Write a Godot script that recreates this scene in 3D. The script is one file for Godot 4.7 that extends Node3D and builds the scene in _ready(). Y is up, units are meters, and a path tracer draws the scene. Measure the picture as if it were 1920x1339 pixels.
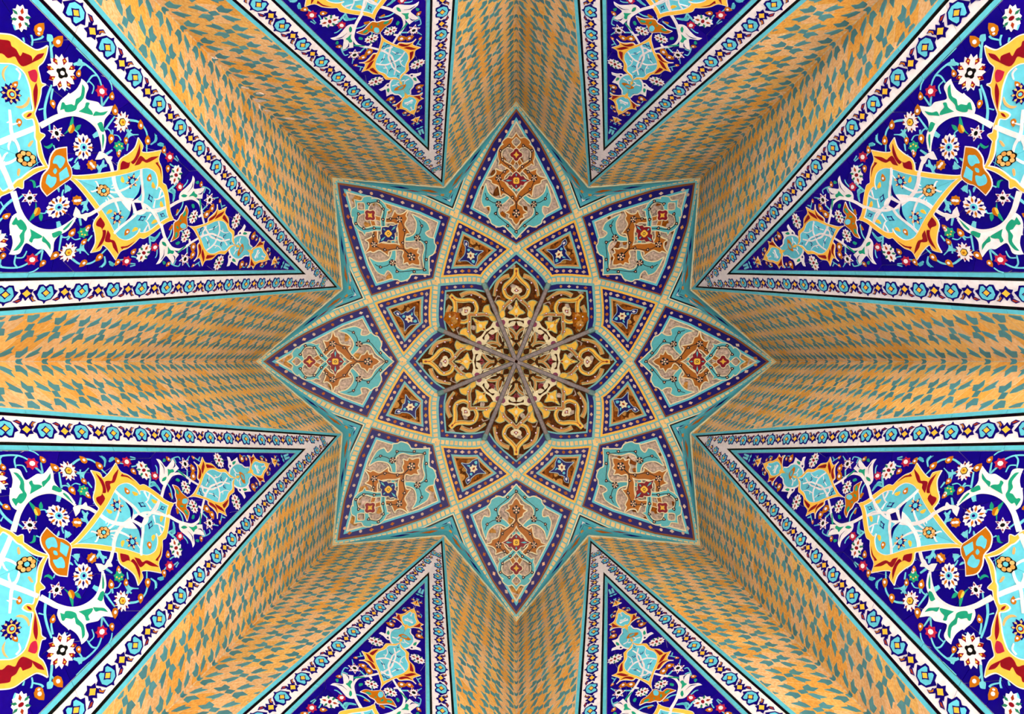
extends Node3D
# A mosaic-tiled vault looked at straight up: an eight-pointed star dome over eight folded brick niches and eight
# leaning triangular tile panels, carried on eight piers that stand open to daylight. Plan radius of the niches: R0.

const R0 = 3.0          # metres from the axis to the fold of each niche
const STAR_H = 6.159    # height of the star's points above the camera
const RISE = 0.951      # rise of the shallow star dome
const LEAN = 0.1252     # how far a tile panel leans inwards per metre of height
const FOLD = 0.7034     # half angle of a niche in plan, radians
const BASE_H = 1.44     # springing height, above the camera
const FLOOR_H = -1.5
const C22 = 0.92388
const S22 = 0.382683
const EDGE = 0.2415     # half width of a tile panel per metre below its apex

var PAL := {}
var M := {}
var rng := RandomNumberGenerator.new()
var used := {}

func _ready() -> void:
	# ---- camera: on the axis, looking straight up
	var cam := Camera3D.new()
	cam.name = "camera"
	cam.projection = Camera3D.PROJECTION_FRUSTUM
	cam.near = 0.05
	cam.far = 200.0
	cam.size = 0.05 * 1.339
	cam.frustum_offset = Vector2(-0.008, 0.0085) * 0.05
	cam.transform = Transform3D(Basis(Vector3(1, 0, 0), Vector3(0, 0, 1), Vector3(0, -1, 0)), Vector3.ZERO)
	add_child(cam)
	# ---- sky, sun, exposure
	var env := Environment.new()
	env.background_mode = Environment.BG_SKY
	var sky_m := ProceduralSkyMaterial.new()
	sky_m.sky_top_color = Color(0.36, 0.55, 0.85)
	sky_m.sky_horizon_color = Color(0.80, 0.87, 0.95)
	sky_m.ground_horizon_color = Color(0.72, 0.70, 0.66)
	sky_m.ground_bottom_color = Color(0.5, 0.48, 0.44)
	sky_m.sky_energy_multiplier = 1.0
	env.sky = Sky.new()
	env.sky.sky_material = sky_m
	env.tonemap_mode = Environment.TONE_MAPPER_LINEAR
	env.tonemap_exposure = 7.4
	env.sdfgi_enabled = true
	env.ssao_enabled = true
	env.ssil_enabled = true
	var we := WorldEnvironment.new()
	we.name = "environment"
	we.environment = env
	add_child(we)
	var sun := DirectionalLight3D.new()
	sun.name = "sun"
	sun.light_energy = 3.2
	sun.light_color = Color(1.0, 0.96, 0.9)
	sun.light_angular_distance = 0.6
	sun.shadow_enabled = true
	add_child(sun)
	sun.look_at_from_position(Vector3(14, 11.5, 12), Vector3.ZERO, Vector3.UP)

	rng.seed = 11
	palette()
	build_shell()
	build_walls()
	build_star()
	build_panels()
	build_bracing()

# ------------------------------------------------------------------ surfaces on which pieces are laid
class Flat:
	func at(v: Vector2, z: float) -> Vector3: return Vector3(v.x, -v.y, z)
	func up(_v: Vector2) -> Vector3: return Vector3(0, 0, 1)

class Dome:      # v = (sideways, outwards) in metres of plan, z = towards the room; origin on the axis at STAR_H
	func at(v: Vector2, z: float) -> Vector3:
		var q := v.length_squared() / 9.0
		return Vector3(v.y, 0.951 * (1.0 - q), v.x) + up(v) * z
	func up(v: Vector2) -> Vector3: return -Vector3(v.y * 0.2113, 1.0, v.x * 0.2113).normalized()

class Face:      # v = (along from the fold, height); origin on the fold at the springing
	var side := 1.0
	func at(v: Vector2, z: float) -> Vector3:
		return Vector3(-cos(0.7034) * v.x, v.y - 1.44, side * sin(0.7034) * v.x) + up(v) * z
	func up(_v: Vector2) -> Vector3: return Vector3(-sin(0.7034), 0, -side * cos(0.7034))

class Cove:      # v = (bearing from the notch in radians, 0 at the moulding .. 1 at the star); origin on the axis at STAR_H
	var outer: Callable
	func at(v: Vector2, z: float) -> Vector3:
		var th := 0.392699 - absf(v.x)
		var ra := 3.0 * sin(0.7034) / sin(0.7034 + th)
		var re: float = minf(outer.call(th), ra - 0.001)
		var he := 0.951 * (1.0 - re * re / 9.0)
		var f := v.y * PI / 2.0
		var r := re + (ra - re) * cos(f) - z * cos(f)
		var h := he * sin(f) - z * sin(f)
		return Vector3(cos(v.x) * r, h, sin(v.x) * r)
	func up(v: Vector2) -> Vector3:
		var f := v.y * PI / 2.0
		return -Vector3(cos(v.x) * cos(f), sin(f), sin(v.x) * cos(f))

# ------------------------------------------------------------------ mesh collecting
var surf = Flat.new()
var vs := PackedVector3Array()
var ns := PackedVector3Array()
var cs := PackedColorArray()
var cell := 0.0        # on curved surfaces larger pieces are cut into cells of this size
var deep := 0.003      # depth of a piece's sides
var step := 0.0018     # height between layers
var flip := 1.0
var lift := 0.0         # every piece of a part sits a hair higher than the one before, as hand-set tiles do

func begin() -> void:
	vs = PackedVector3Array(); ns = PackedVector3Array(); cs = PackedColorArray()

func tri(a: Vector3, b: Vector3, c: Vector3, n: Vector3, col: Color) -> void:
	var out := (b - a).cross(c - a).dot(n) > 0.0
	vs.push_back(a); vs.push_back(c if out else b); vs.push_back(b if out else c)
	for i in 3:
		ns.push_back(n); cs.push_back(col)

func quad(a: Vector3, b: Vector3, c: Vector3, d: Vector3, n: Vector3, col: Color) -> void:
	tri(a, b, c, n, col); tri(a, c, d, n, col)

func done() -> ArrayMesh:
	var arr := []
	arr.resize(Mesh.ARRAY_MAX)
	arr[Mesh.ARRAY_VERTEX] = vs; arr[Mesh.ARRAY_NORMAL] = ns; arr[Mesh.ARRAY_COLOR] = cs
	var m := ArrayMesh.new()
	m.add_surface_from_arrays(Mesh.PRIMITIVE_TRIANGLES, arr)
	return m

func commit(called: String, parent: Node, mat: Material, kind := "") -> MeshInstance3D:
	if vs.is_empty(): return null
	var o := MeshInstance3D.new()
	o.name = called
	o.mesh = done()
	o.material_override = mat
	if kind: o.set_meta("kind", kind)
	parent.add_child(o, true)
	begin()
	return o

func col(called: String) -> Color: return PAL[called]

func tone(called: String, by := 0.08) -> Color:   # one tile's own firing: slightly lighter or darker glaze
	var k := 1.0 + rng.randf_range(-by, by)
	var c: Color = PAL[called]
	return Color(c.r * k, c.g * k, c.b * k)

# a slab with outline poly whose face lies z above the surface
func slab(poly: PackedVector2Array, z: float, depth: float, c: Color) -> void:
	if poly.size() < 3: return
	lift = fmod(lift + 0.000037, 0.0007)
	z += lift
	if Geometry2D.is_polygon_clockwise(poly): poly.reverse()
	var pieces := [poly]
	if cell > 0.0:
		var lo := poly[0]; var hi := poly[0]
		for p in poly:
			lo = lo.min(p); hi = hi.max(p)
		if hi.x - lo.x > cell * 1.3 or hi.y - lo.y > cell * 1.3:
			pieces = []
			for i in range(floori(lo.x / cell), ceili(hi.x / cell)):
				for j in range(floori(lo.y / cell), ceili(hi.y / cell)):
					var a := Vector2(i, j) * cell
					var box := PackedVector2Array([a, a + Vector2(cell, 0), a + Vector2(cell, cell), a + Vector2(0, cell)])
					pieces.append_array(Geometry2D.intersect_polygons(poly, box))
	for q in pieces:
		var idx := Geometry2D.triangulate_polygon(q)
		if idx.is_empty() and q.size() > 2:
			for again in Geometry2D.offset_polygon(q, -0.0004):
				var id2 := Geometry2D.triangulate_polygon(again)
				for i in range(0, id2.size(), 3):
					tri(surf.at(again[id2[i]], z), surf.at(again[id2[i + 1]], z), surf.at(again[id2[i + 2]], z), surf.up(again[id2[i]]), c)
		for i in range(0, idx.size(), 3):
			tri(surf.at(q[idx[i]], z), surf.at(q[idx[i + 1]], z), surf.at(q[idx[i + 2]], z), surf.up(q[idx[i]]), c)
	for i in poly.size():
		var p := poly[i]; var r := poly[(i + 1) % poly.size()]
		var d := r - p
		var parts := maxi(1, ceili(d.length() / cell)) if cell > 0.0 else 1
		for k in parts:
			var s := p + d * (float(k) / parts); var t := p + d * (float(k + 1) / parts)
			var a := surf.at(s, z) as Vector3; var b := surf.at(t, z) as Vector3
			var out := (surf.at(s + Vector2(d.y, -d.x).normalized() * 0.001, z) as Vector3) - a
			quad(a, b, surf.at(t, z - depth), surf.at(s, z - depth), out.normalized(), c)

# points given in millimetres as x, y, x, y ...; a point given twice is a corner
func curve(flat: Array, closed: bool, sub := 3) -> PackedVector2Array:
	var pts := []; var sharp := []
	for i in range(0, flat.size(), 2):
		var p := Vector2(flat[i] * flip, flat[i + 1]) * 0.001
		if pts.size() and p.is_equal_approx(pts[-1]): sharp[-1] = true
		else: pts.append(p); sharp.append(false)
	var n := pts.size()
	var out := PackedVector2Array()
	for i in (n if closed else n - 1):
		var p1: Vector2 = pts[i]; var p2: Vector2 = pts[(i + 1) % n]
		var p0: Vector2 = p1 if sharp[i] or (not closed and i == 0) else pts[(i - 1 + n) % n]
		var p3: Vector2 = p2 if sharp[(i + 1) % n] or (not closed and i == n - 2) else pts[(i + 2) % n]
		for k in sub:
			out.push_back(p1.cubic_interpolate(p2, p0, p3, float(k) / sub))
	if not closed: out.push_back(pts[-1])
	return out

func fill(name_: String, lvl: int, flat: Array, rim := "", rw := 0.0) -> void:
	var poly := curve(flat, true)
	if rim:
		for p in Geometry2D.offset_polygon(poly, rw * 0.001, Geometry2D.JOIN_MITER): slab(p, (lvl - 0.5) * step, deep, col(rim))
	slab(poly, lvl * step, deep, tone(name_))

func ribbon(line: PackedVector2Array, w0: float, w1: float, z: float, depth: float, c: Color) -> void:
	var n := line.size()
	lift = fmod(lift + 0.000037, 0.0007)
	z += lift
	var l := []; var r := []
	for i in n:
		var d := (line[mini(i + 1, n - 1)] - line[maxi(i - 1, 0)]).normalized()
		var w := lerpf(w0, w1, float(i) / (n - 1)) * 0.5
		var s := Vector2(-d.y, d.x) * w
		l.append(line[i] + s); r.append(line[i] - s)
	for i in n - 1:
		quad(surf.at(l[i], z), surf.at(l[i + 1], z), surf.at(r[i + 1], z), surf.at(r[i], z), surf.up(line[i]), c)
		var out := ((surf.at(l[i], z) as Vector3) - (surf.at(r[i], z) as Vector3)).normalized()
		quad(surf.at(l[i], z), surf.at(l[i + 1], z), surf.at(l[i + 1], z - depth), surf.at(l[i], z - depth), out, c)
		quad(surf.at(r[i], z), surf.at(r[i + 1], z), surf.at(r[i + 1], z - depth), surf.at(r[i], z - depth), -out, c)
	for e in [[0, -1.0], [n - 1, 1.0]]:
		var i: int = e[0]
		var d := ((surf.at(line[i], z) as Vector3) - (surf.at(line[n - 2 if i else 1], z) as Vector3)).normalized()
		quad(surf.at(l[i], z), surf.at(r[i], z), surf.at(r[i], z - depth), surf.at(l[i], z - depth), d, c)

func stroke(name_: String, lvl: int, flat: Array, w0: float, w1: float, rim := "", rw := 0.0) -> void:
	var line := curve(flat, false, 4)
	if rim: ribbon(line, (w0 + 2.0 * rw) * 0.001, (w1 + 2.0 * rw) * 0.001, (lvl - 0.5) * step, deep, col(rim))
	ribbon(line, w0 * 0.001, w1 * 0.001, lvl * step, deep, tone(name_))

# ------------------------------------------------------------------ flowers, all drawn round (0, 0) with radius 1
var fc := Vector2.ZERO
var fr := 1.0
var ft := 0.0
func fp(x: float, y: float) -> Vector2:
	var v := (fc + Vector2(x, y).rotated(ft) * fr)
	return Vector2(v.x * flip, v.y)
func shape(pts: Array, lvl: float, c: Color) -> void:
	var poly := PackedVector2Array()
	for p in pts: poly.push_back(fp(p.x, p.y))
	slab(poly, lvl * step, deep, c)
func star(n: int, r0: float, r1: float, lvl: float, c: Color, turn := 0.0, sx := 1.0) -> void:
	var pts := []
	for i in n * 2:
		var a := turn + PI * i / n
		pts.append(Vector2(cos(a), sin(a) * sx) * (r1 if i % 2 else r0))
	shape(pts, lvl, c)
func lobes(n: int, r0: float, r1: float, lvl: float, c: Color, turn := 0.0, sx := 1.0) -> void:
	var pts := []
	for i in n * 5:
		var a := turn + TAU * i / (n * 5)
		pts.append(Vector2(cos(a), sin(a) * sx) * lerpf(r1, r0, absf(cos((a - turn) * n * 0.5))))
	shape(pts, lvl, c)
func disc(x: float, y: float, r: float, lvl: float, c: Color, sx := 1.0, n := 10) -> void:
	var pts := []
	for i in n: pts.append(Vector2(x + cos(TAU * i / n) * r, y + sin(TAU * i / n) * r * sx))
	shape(pts, lvl, c)
func dart(a: float, r0: float, r1: float, w: float, lvl: float, c: Color) -> void:
	var d := Vector2(cos(a), sin(a)); var s := Vector2(-d.y, d.x) * w
	shape([d * r0, d * lerpf(r0, r1, 0.62) + s, d * r1, d * lerpf(r0, r1, 0.62) - s], lvl, c)

func flower(kind: String, at_: Vector2, r: float, turn: float, parent: Node, mat: Material) -> void:
	fc = at_; fr = r; ft = turn
	begin()
	var core := ""
	match kind:
		"lotus_maroon":
			star(15, 1.0, 0.78, 4, col("white"), 0.0, 0.82)
			for i in 8: dart(TAU * i / 8 + 0.2, 0.45, 0.86, 0.13, 5, tone("maroon"))
			for i in 8: disc(cos(TAU * i / 8 + 0.2) * 0.68, sin(TAU * i / 8 + 0.2) * 0.62, 0.055, 6, col("gold"))
			core = "flower_centre"
		"lotus_gold":
			star(13, 1.0, 0.7, 4, col("white"), 0.0, 0.8)
			for i in 7: dart(TAU * i / 7 + 0.3, 0.52, 0.82, 0.08, 5, tone("maroon"))
			core = "flower_centre"
		"lotus_blue":
			star(12, 1.0, 0.72, 4, col("navy"), 0.0, 0.95)
			for i in 8: dart(TAU * i / 8, 0.5, 0.82, 0.11, 5, tone("apricot"))
			core = "flower_centre"
		"rosette":
			star(14, 1.0, 0.86, 4, col("white"), 0.0, 0.74)
			for i in 12: dart(TAU * i / 12, 0.82, 0.34, 0.09, 5, tone("ochre") if i % 2 else col("navy"))
			core = "flower_centre"
		"lotus_grid":
			star(11, 1.0, 0.8, 4, col("white"), 0.0, 0.68)
			for i in 6: dart(TAU * i / 6, 0.78, 0.3, 0.12, 5, tone("rust") if i % 3 == 0 else tone("darkgreen"))
			disc(0, 0, 0.17, 5, tone("maroon"), 1.2)
		"lotus_green":
			star(7, 1.0, 0.72, 4, col("green"), 0.0, 1.0)
			for p in [Vector2(0.1, -0.45), Vector2(0.1, 0.45), Vector2(0.35, 0)]: disc(p.x, p.y, 0.17, 5, col("yellow"), 1.0, 4)
			disc(-0.72, 0.1, 0.25, 5, col("white")); disc(-0.8, 0.1, 0.12, 6, tone("ochre"))
		"star_flower":
			star(6, 1.0, 0.5, 4, col("white"))
			for i in 6: dart(TAU * i / 6, 0.44, 0.8, 0.13, 5, tone("plum"))
			disc(0, 0, 0.3, 5, col("black"), 0.75)
		"blossom":
			star(7, 1.0, 0.7, 4, tone("crimson")); disc(0, 0, 0.42, 5, col("white"), 1.0, 7)
		"bud":
			shape([Vector2(1.0, 0), Vector2(0.45, 0.42), Vector2(-0.25, 0.62), Vector2(-0.8, 0.4), Vector2(-0.95, 0), Vector2(-0.8, -0.4), Vector2(-0.25, -0.62), Vector2(0.45, -0.42)], 4, tone("ochre"))
			disc(-0.15, 0, 0.33, 5, col("white"), 0.8, 7)
		"bud_pair":
			star(8, 1.0, 0.78, 4, tone("ochre")); disc(0, 0.3, 0.26, 5, col("white"), 1.5, 7); disc(0, -0.3, 0.26, 5, col("white"), 1.5, 7)
		"ring_flower":
			lobes(8, 1.0, 0.86, 4, col("black"), 0.0, 0.8)
			for i in 8: disc(cos(TAU * i / 8) * 0.64, sin(TAU * i / 8) * 0.52, 0.22, 5, tone("apricot") if i % 2 else tone("tan"))
			disc(0, 0, 0.32, 5, col("black")); disc(0, 0, 0.24, 6, col("sky"))
		"star_outline":
			star(6, 1.0, 0.5, 4, col("navy"), 0.0, 0.85)
			for i in 6: dart(TAU * i / 6, 0.4, 0.84, 0.14, 5, tone("apricot"))
			disc(0, 0, 0.33, 5, col("sky"), 0.85)
		"diamond_flower":
			star(4, 1.0, 0.58, 4, col("navy"), 0.0, 0.62); star(4, 0.55, 0.36, 5, col("sky") if r < 0.055 else tone("tan"), 0.0, 0.62)
		"palmette":
			for q in [[1.12, 9.0, col("cream")], [1.0, 9.6, tone("accent")]]:
				var pts := []
				var quarter := [Vector2(1.0, 0), Vector2(0.66, 0.13), Vector2(0.52, 0.3), Vector2(0.34, 0.27), Vector2(0.22, 0.42), Vector2(0.0, 0.56)]
				for i in 6: pts.append(quarter[i] * q[0])
				for i in [4, 3, 2, 1]: pts.append(quarter[i] * Vector2(-1, 1) * q[0])
				for i in 6: pts.append(-quarter[i] * q[0])
				for i in [4, 3, 2, 1]: pts.append(quarter[i] * Vector2(1, -1) * q[0])
				shape(pts, q[1], q[2])
			for q in [0.0, PI]: dart(q, 0.3, 0.8, 0.06, 10.3, tone("teal_light"))
			for q in [PI / 2, -PI / 2]: dart(q, 0.25, 0.46, 0.06, 10.3, tone("teal_light"))
			core = "palmette_heart"
		"tulip":
			lobes(4, 1.0, 0.62, 9, col("cream"), 0.0, 0.85); lobes(4, 0.86, 0.5, 9.6, tone("maroon"), 0.0, 0.85); star(4, 0.42, 0.2, 10.2, tone("gold"))
		"rosette_small":
			lobes(5, 1.15, 0.8, 9, col("black"))
			for i in 5: disc(cos(TAU * (i + 0.5) / 5) * 0.64, sin(TAU * (i + 0.5) / 5) * 0.64, 0.25, 9.6, tone("blush"))
			disc(0, 0, 0.24, 9.8, col("cream"))
		"bead":
			star(3, 1.15, 0.85, 8.6, col("black")); disc(0, 0, 0.42, 9.2, tone("blush"), 1.0, 6)
		"bead_white":
			disc(0, 0, 1.0, 8.0, col("rust"), 1.0, 8); disc(0, 0, 0.65, 8.6, col("white"), 1.0, 7)
	var o := commit(kind, parent, mat)
	if core and o:
		match kind:
			"lotus_maroon":
				lobes(4, 0.34, 0.2, 5, col("black"), 0.4); disc(0, 0, 0.12, 6, col("white"))
			"lotus_gold":
				disc(0, 0, 0.4, 5, col("black"), 0.9, 6); disc(0, 0, 0.32, 6, col("gold"), 0.9, 6); disc(0.02, 0, 0.12, 7, col("ochre"))
			"lotus_blue":
				disc(0, 0, 0.46, 6, col("yellow"), 0.9, 8); disc(0, 0, 0.3, 7, col("maroon"), 0.9, 8); disc(0, 0, 0.17, 8, col("sky"))
			"rosette":
				disc(0, 0, 0.3, 6, col("sky"), 0.85); disc(0, 0, 0.13, 7, col("navy"), 0.8)
			"palmette":
				lobes(4, 0.27, 0.2, 10.8, tone("gold"), PI / 4, 0.9); disc(0, 0, 0.1, 11.4, col("black")); disc(0, 0, 0.06, 11.8, col("gold"))
		commit(core, o, mat)

# lays a traced design: each entry is a part with its pieces, or a flower; "U" entries stand on both sides of the axis
func lay(design: Array, parent: Node, mat: Material, swap := {}) -> void:
	for e in design:
		var sides := [1.0, -1.0] if e[1 if e[0] != "flower" else 2] == "U" or e[1 if e[0] != "flower" else 2] == "W" else [1.0]
		for s in sides:
			flip = s
			begin()
			if e[0] == "flower":
				var d: Array = e[3]
				flower(e[1], Vector2(d[0], d[1]) * 0.001, d[2] * 0.001, deg_to_rad(d[3]), parent, mat)
				continue
			for q in e[2]:
				var c: String = swap.get(q[1], q[1])
				if q[0] == "f": fill(c, q[2], q[3], q[4], q[5])
				else: stroke(c, q[2], q[3], q[4], q[5], q[6] if q.size() > 6 else "", q[7] if q.size() > 7 else 0.0)
			commit(e[0], parent, mat)
	flip = 1.0

func palette() -> void:
	for p in [["white", "ebe6ef"], ["cream", "efe2bb"], ["navy", "0d056c"], ["sky", "63c9e4"], ["aqua", "6fcbe0"], ["turquoise", "5fc2dc"], ["teal", "4fb0c6"], ["green", "1f9a7c"], ["darkgreen", "23785c"],
		["yellow", "f6c04c"], ["gold", "f4bf40"], ["ochre", "b96c14"], ["tan", "d59a4e"], ["apricot", "f2b674"], ["maroon", "861522"], ["crimson", "b02545"], ["plum", "8d3f63"], ["rust", "9c3818"], ["black", "120d14"],
		["blush", "eab89a"], ["ice", "a8c8dc"], ["sage", "a3b488"], ["grout", "d9d3c4"], ["brick", "f4c97c"], ["brickpale", "f3cd9c"], ["brickdeep", "f3bb60"], ["lozenge", "4f96a8"], ["brown", "8a4a1c"], ["cobalt", "150a86"],
		["plaster", "dcc4b4"], ["vine", "141014"], ["copper", "b5651d"], ["ribcream", "f0cc8c"], ["ribteal", "74bcc4"], ["rose", "d8bfb4"], ["accent", "861522"], ["scroll_brown", "b4691a"], ["umber", "6a3a1c"]]:
		PAL[p[0]] = Color(p[1]).srgb_to_linear()
	M.glaze = material(0.3, 0.24, 0.06)
	M.matt = material(0.62, 0.3, 0.06, Color(1.0, 0.9, 0.78), 2.6)
	M.plaster = material(0.9, 0.2, 0.24)
	M.plaster.heightmap_enabled = true
	M.plaster.heightmap_texture = noise(0.02, 4, 7)
	M.plaster.heightmap_scale = 2.0
	M.stone = material(0.8, 0.3, 0.12)
	M.iron = material(0.5, 0.5, 0.16)

func noise(freq: float, octaves: int, seed_: int) -> NoiseTexture2D:
	var n := FastNoiseLite.new()
	n.noise_type = FastNoiseLite.TYPE_SIMPLEX_SMOOTH
	n.frequency = freq
	n.fractal_octaves = octaves
	n.seed = seed_
	var t := NoiseTexture2D.new()
	t.width = 512; t.height = 512
	t.seamless = true
	t.noise = n
	return t

# vertex colours give each piece its glaze; a fine mottling runs over all of it
func material(rough: float, spec: float, mottle: float, stain := Color.WHITE, scale_ := 1.6) -> StandardMaterial3D:
	var m := StandardMaterial3D.new()
	m.vertex_color_use_as_albedo = true
	m.roughness = rough
	m.metallic_specular = spec
	var t := noise(0.03, 5, int(rough * 100.0))
	var g := Gradient.new()
	g.set_color(0, Color(1.0 - mottle, 1.0 - mottle, 1.0 - mottle) * stain)
	g.set_color(1, Color(1, 1, 1))
	g.set_offset(0, 0.25); g.set_offset(1, 0.7)
	t.color_ramp = g
	m.albedo_texture = t
	m.uv1_triplanar = true
	m.uv1_world_triplanar = true
	m.uv1_scale = Vector3.ONE * scale_
	return m

func numbered(called: String) -> String:
	var n: int = used.get(called, -1) + 1
	used[called] = n
	return called if n == 0 else "%s_%03d" % [called, n]

func thing(called: String, label: String, category: String, group := "") -> Node3D:
	var o := Node3D.new()
	o.name = numbered(called)
	add_child(o, true)
	tag(o, label, category, group)
	return o

func tag(o: Node, label: String, category := "", group := "", kind := "") -> void:
	o.set_meta("label", label)
	if category: o.set_meta("category", category)
	if group: o.set_meta("group", group)
	if kind: o.set_meta("kind", kind)

# bearings run in eighths of a turn from image right, counter-clockwise as seen from below
func spoke(a: float, r: float, h: float) -> Vector3: return Vector3(cos(a) * r, h, sin(a) * r)

func in_view(p: Vector3, margin: float) -> bool:
	if p.y < 0.3: return false
	return absf(p.x / p.y) < 0.96 + margin and absf(p.z / p.y) < 0.67 + margin

# ------------------------------------------------------------------ the building round the vault
func ring_block(n: int, r0: float, r1: float, y0: float, y1: float, turn: float, c: Color) -> void:
	for i in n:
		var a := turn + TAU * i / n; var b := turn + TAU * (i + 1) / n
		var p := [spoke(a, r0, y0), spoke(b, r0, y0), spoke(b, r1, y0), spoke(a, r1, y0), spoke(a, r0, y1), spoke(b, r0, y1), spoke(b, r1, y1), spoke(a, r1, y1)]
		quad(p[0], p[1], p[2], p[3], Vector3.DOWN, c); quad(p[4], p[5], p[6], p[7], Vector3.UP, c)
		var o := spoke((a + b) / 2, 1, 0)
		if r0 > 0.01: quad(p[0], p[1], p[5], p[4], -o, c)
		quad(p[3], p[2], p[6], p[7], o, c)

func build_shell() -> void:
	var stone := Color("cfc4b0").srgb_to_linear()
	begin()
	ring_block(8, 0.0, 4.6, FLOOR_H - 0.3, FLOOR_H, 0.0, Color("e4ded2").srgb_to_linear())
	var f := commit("floor", self, M.stone); tag(f, "pale stone floor of the pavilion under the vault", "", "", "structure")
	begin()
	ring_block(24, 0.0, 60.0, FLOOR_H - 0.7, FLOOR_H - 0.15, 0.0, Color("c9bda6").srgb_to_linear())
	var g := commit("ground", self, M.stone); tag(g, "sunlit paved court around the pavilion", "", "", "structure")
	begin()
	ring_block(8, 3.75, 4.25, BASE_H - 0.35, 9.2, 0.0, stone)  # out of view; added to stop sky light leaking in behind the walls
	var d := commit("added_drum_wall", self, M.stone); tag(d, "unseen plain drum added round the vault to keep sky light out", "", "", "structure")
	begin()
	ring_block(8, 0.0, 4.5, 9.2, 9.5, 0.0, stone)  # unseen cap, added to block the sky over the dome shell
	var r := commit("added_roof", self, M.stone); tag(r, "unseen flat slab added above the vault to block the sky", "", "", "structure")
	begin()
	ring_block(8, 2.98, 3.8, BASE_H - 0.35, BASE_H, 0.0, stone)  # closes the underside between drum and inner walls, added against light leaks
	var t := commit("added_trim_1", self, M.stone); tag(t, "unseen stone ring added below the tile panels to stop light leaking", "", "", "structure")
	for k in 8:
		begin()
		var a := TAU * k / 8
		var e := spoke(a, 1, 0); var s := Vector3(-e.z, 0, e.x)
		var pts := []
		for q in [[2.95, -0.28], [2.95, 0.28], [4.2, 0.4], [4.2, -0.4]]: pts.append(e * q[0] + s * q[1])
		for i in 4:
			var u: Vector3 = pts[i]; var v: Vector3 = pts[(i + 1) % 4]
			var up := Vector3(0, BASE_H - 0.35, 0); var dn := Vector3(0, FLOOR_H, 0)
			quad(u + dn, v + dn, v + up, u + up, ((u + v) / 2 - e * 3.5).normalized(), stone)
		var c := commit("column_%d" % (k + 1), self, M.stone)
		tag(c, "stone pier at the %s corner of the pavilion" % SIDES[k], "", "", "structure")
	# the star dome's shell
	begin()
	surf = Dome.new()
	cell = 0.16
	var disc_ := PackedVector2Array()
	for i in 64: disc_.push_back(Vector2(cos(TAU * i / 64), sin(TAU * i / 64)) * 3.3)
	slab(disc_, -0.05, 0.3, col("plaster"))
	var o := commit("ceiling", self, M.plaster)
	o.position.y = STAR_H
	tag(o, "rough brown plaster of the shallow dome behind the star mosaics", "", "", "structure")
	cell = 0.0

const SIDES = ["east", "northeast", "north", "northwest", "west", "southwest", "south", "southeast"]
const PLACES = ["at the right", "at the upper right", "at the top", "at the upper left", "at the left", "at the lower left", "at the bottom", "at the lower right"]
const BETWEEN = ["right, above the middle", "top, right of the middle", "top, left of the middle", "left, above the middle", "left, below the middle", "bottom, left of the middle", "bottom, right of the middle", "right, below the middle"]

# ------------------------------------------------------------------ the folded brick niches
func panel_edge(h: float) -> float:    # how far along a niche's side the tile panel begins, at height h
	return (C22 * 3.0 - (2.952 - LEAN * h)) / cos(FOLD + PI / 8)

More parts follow.
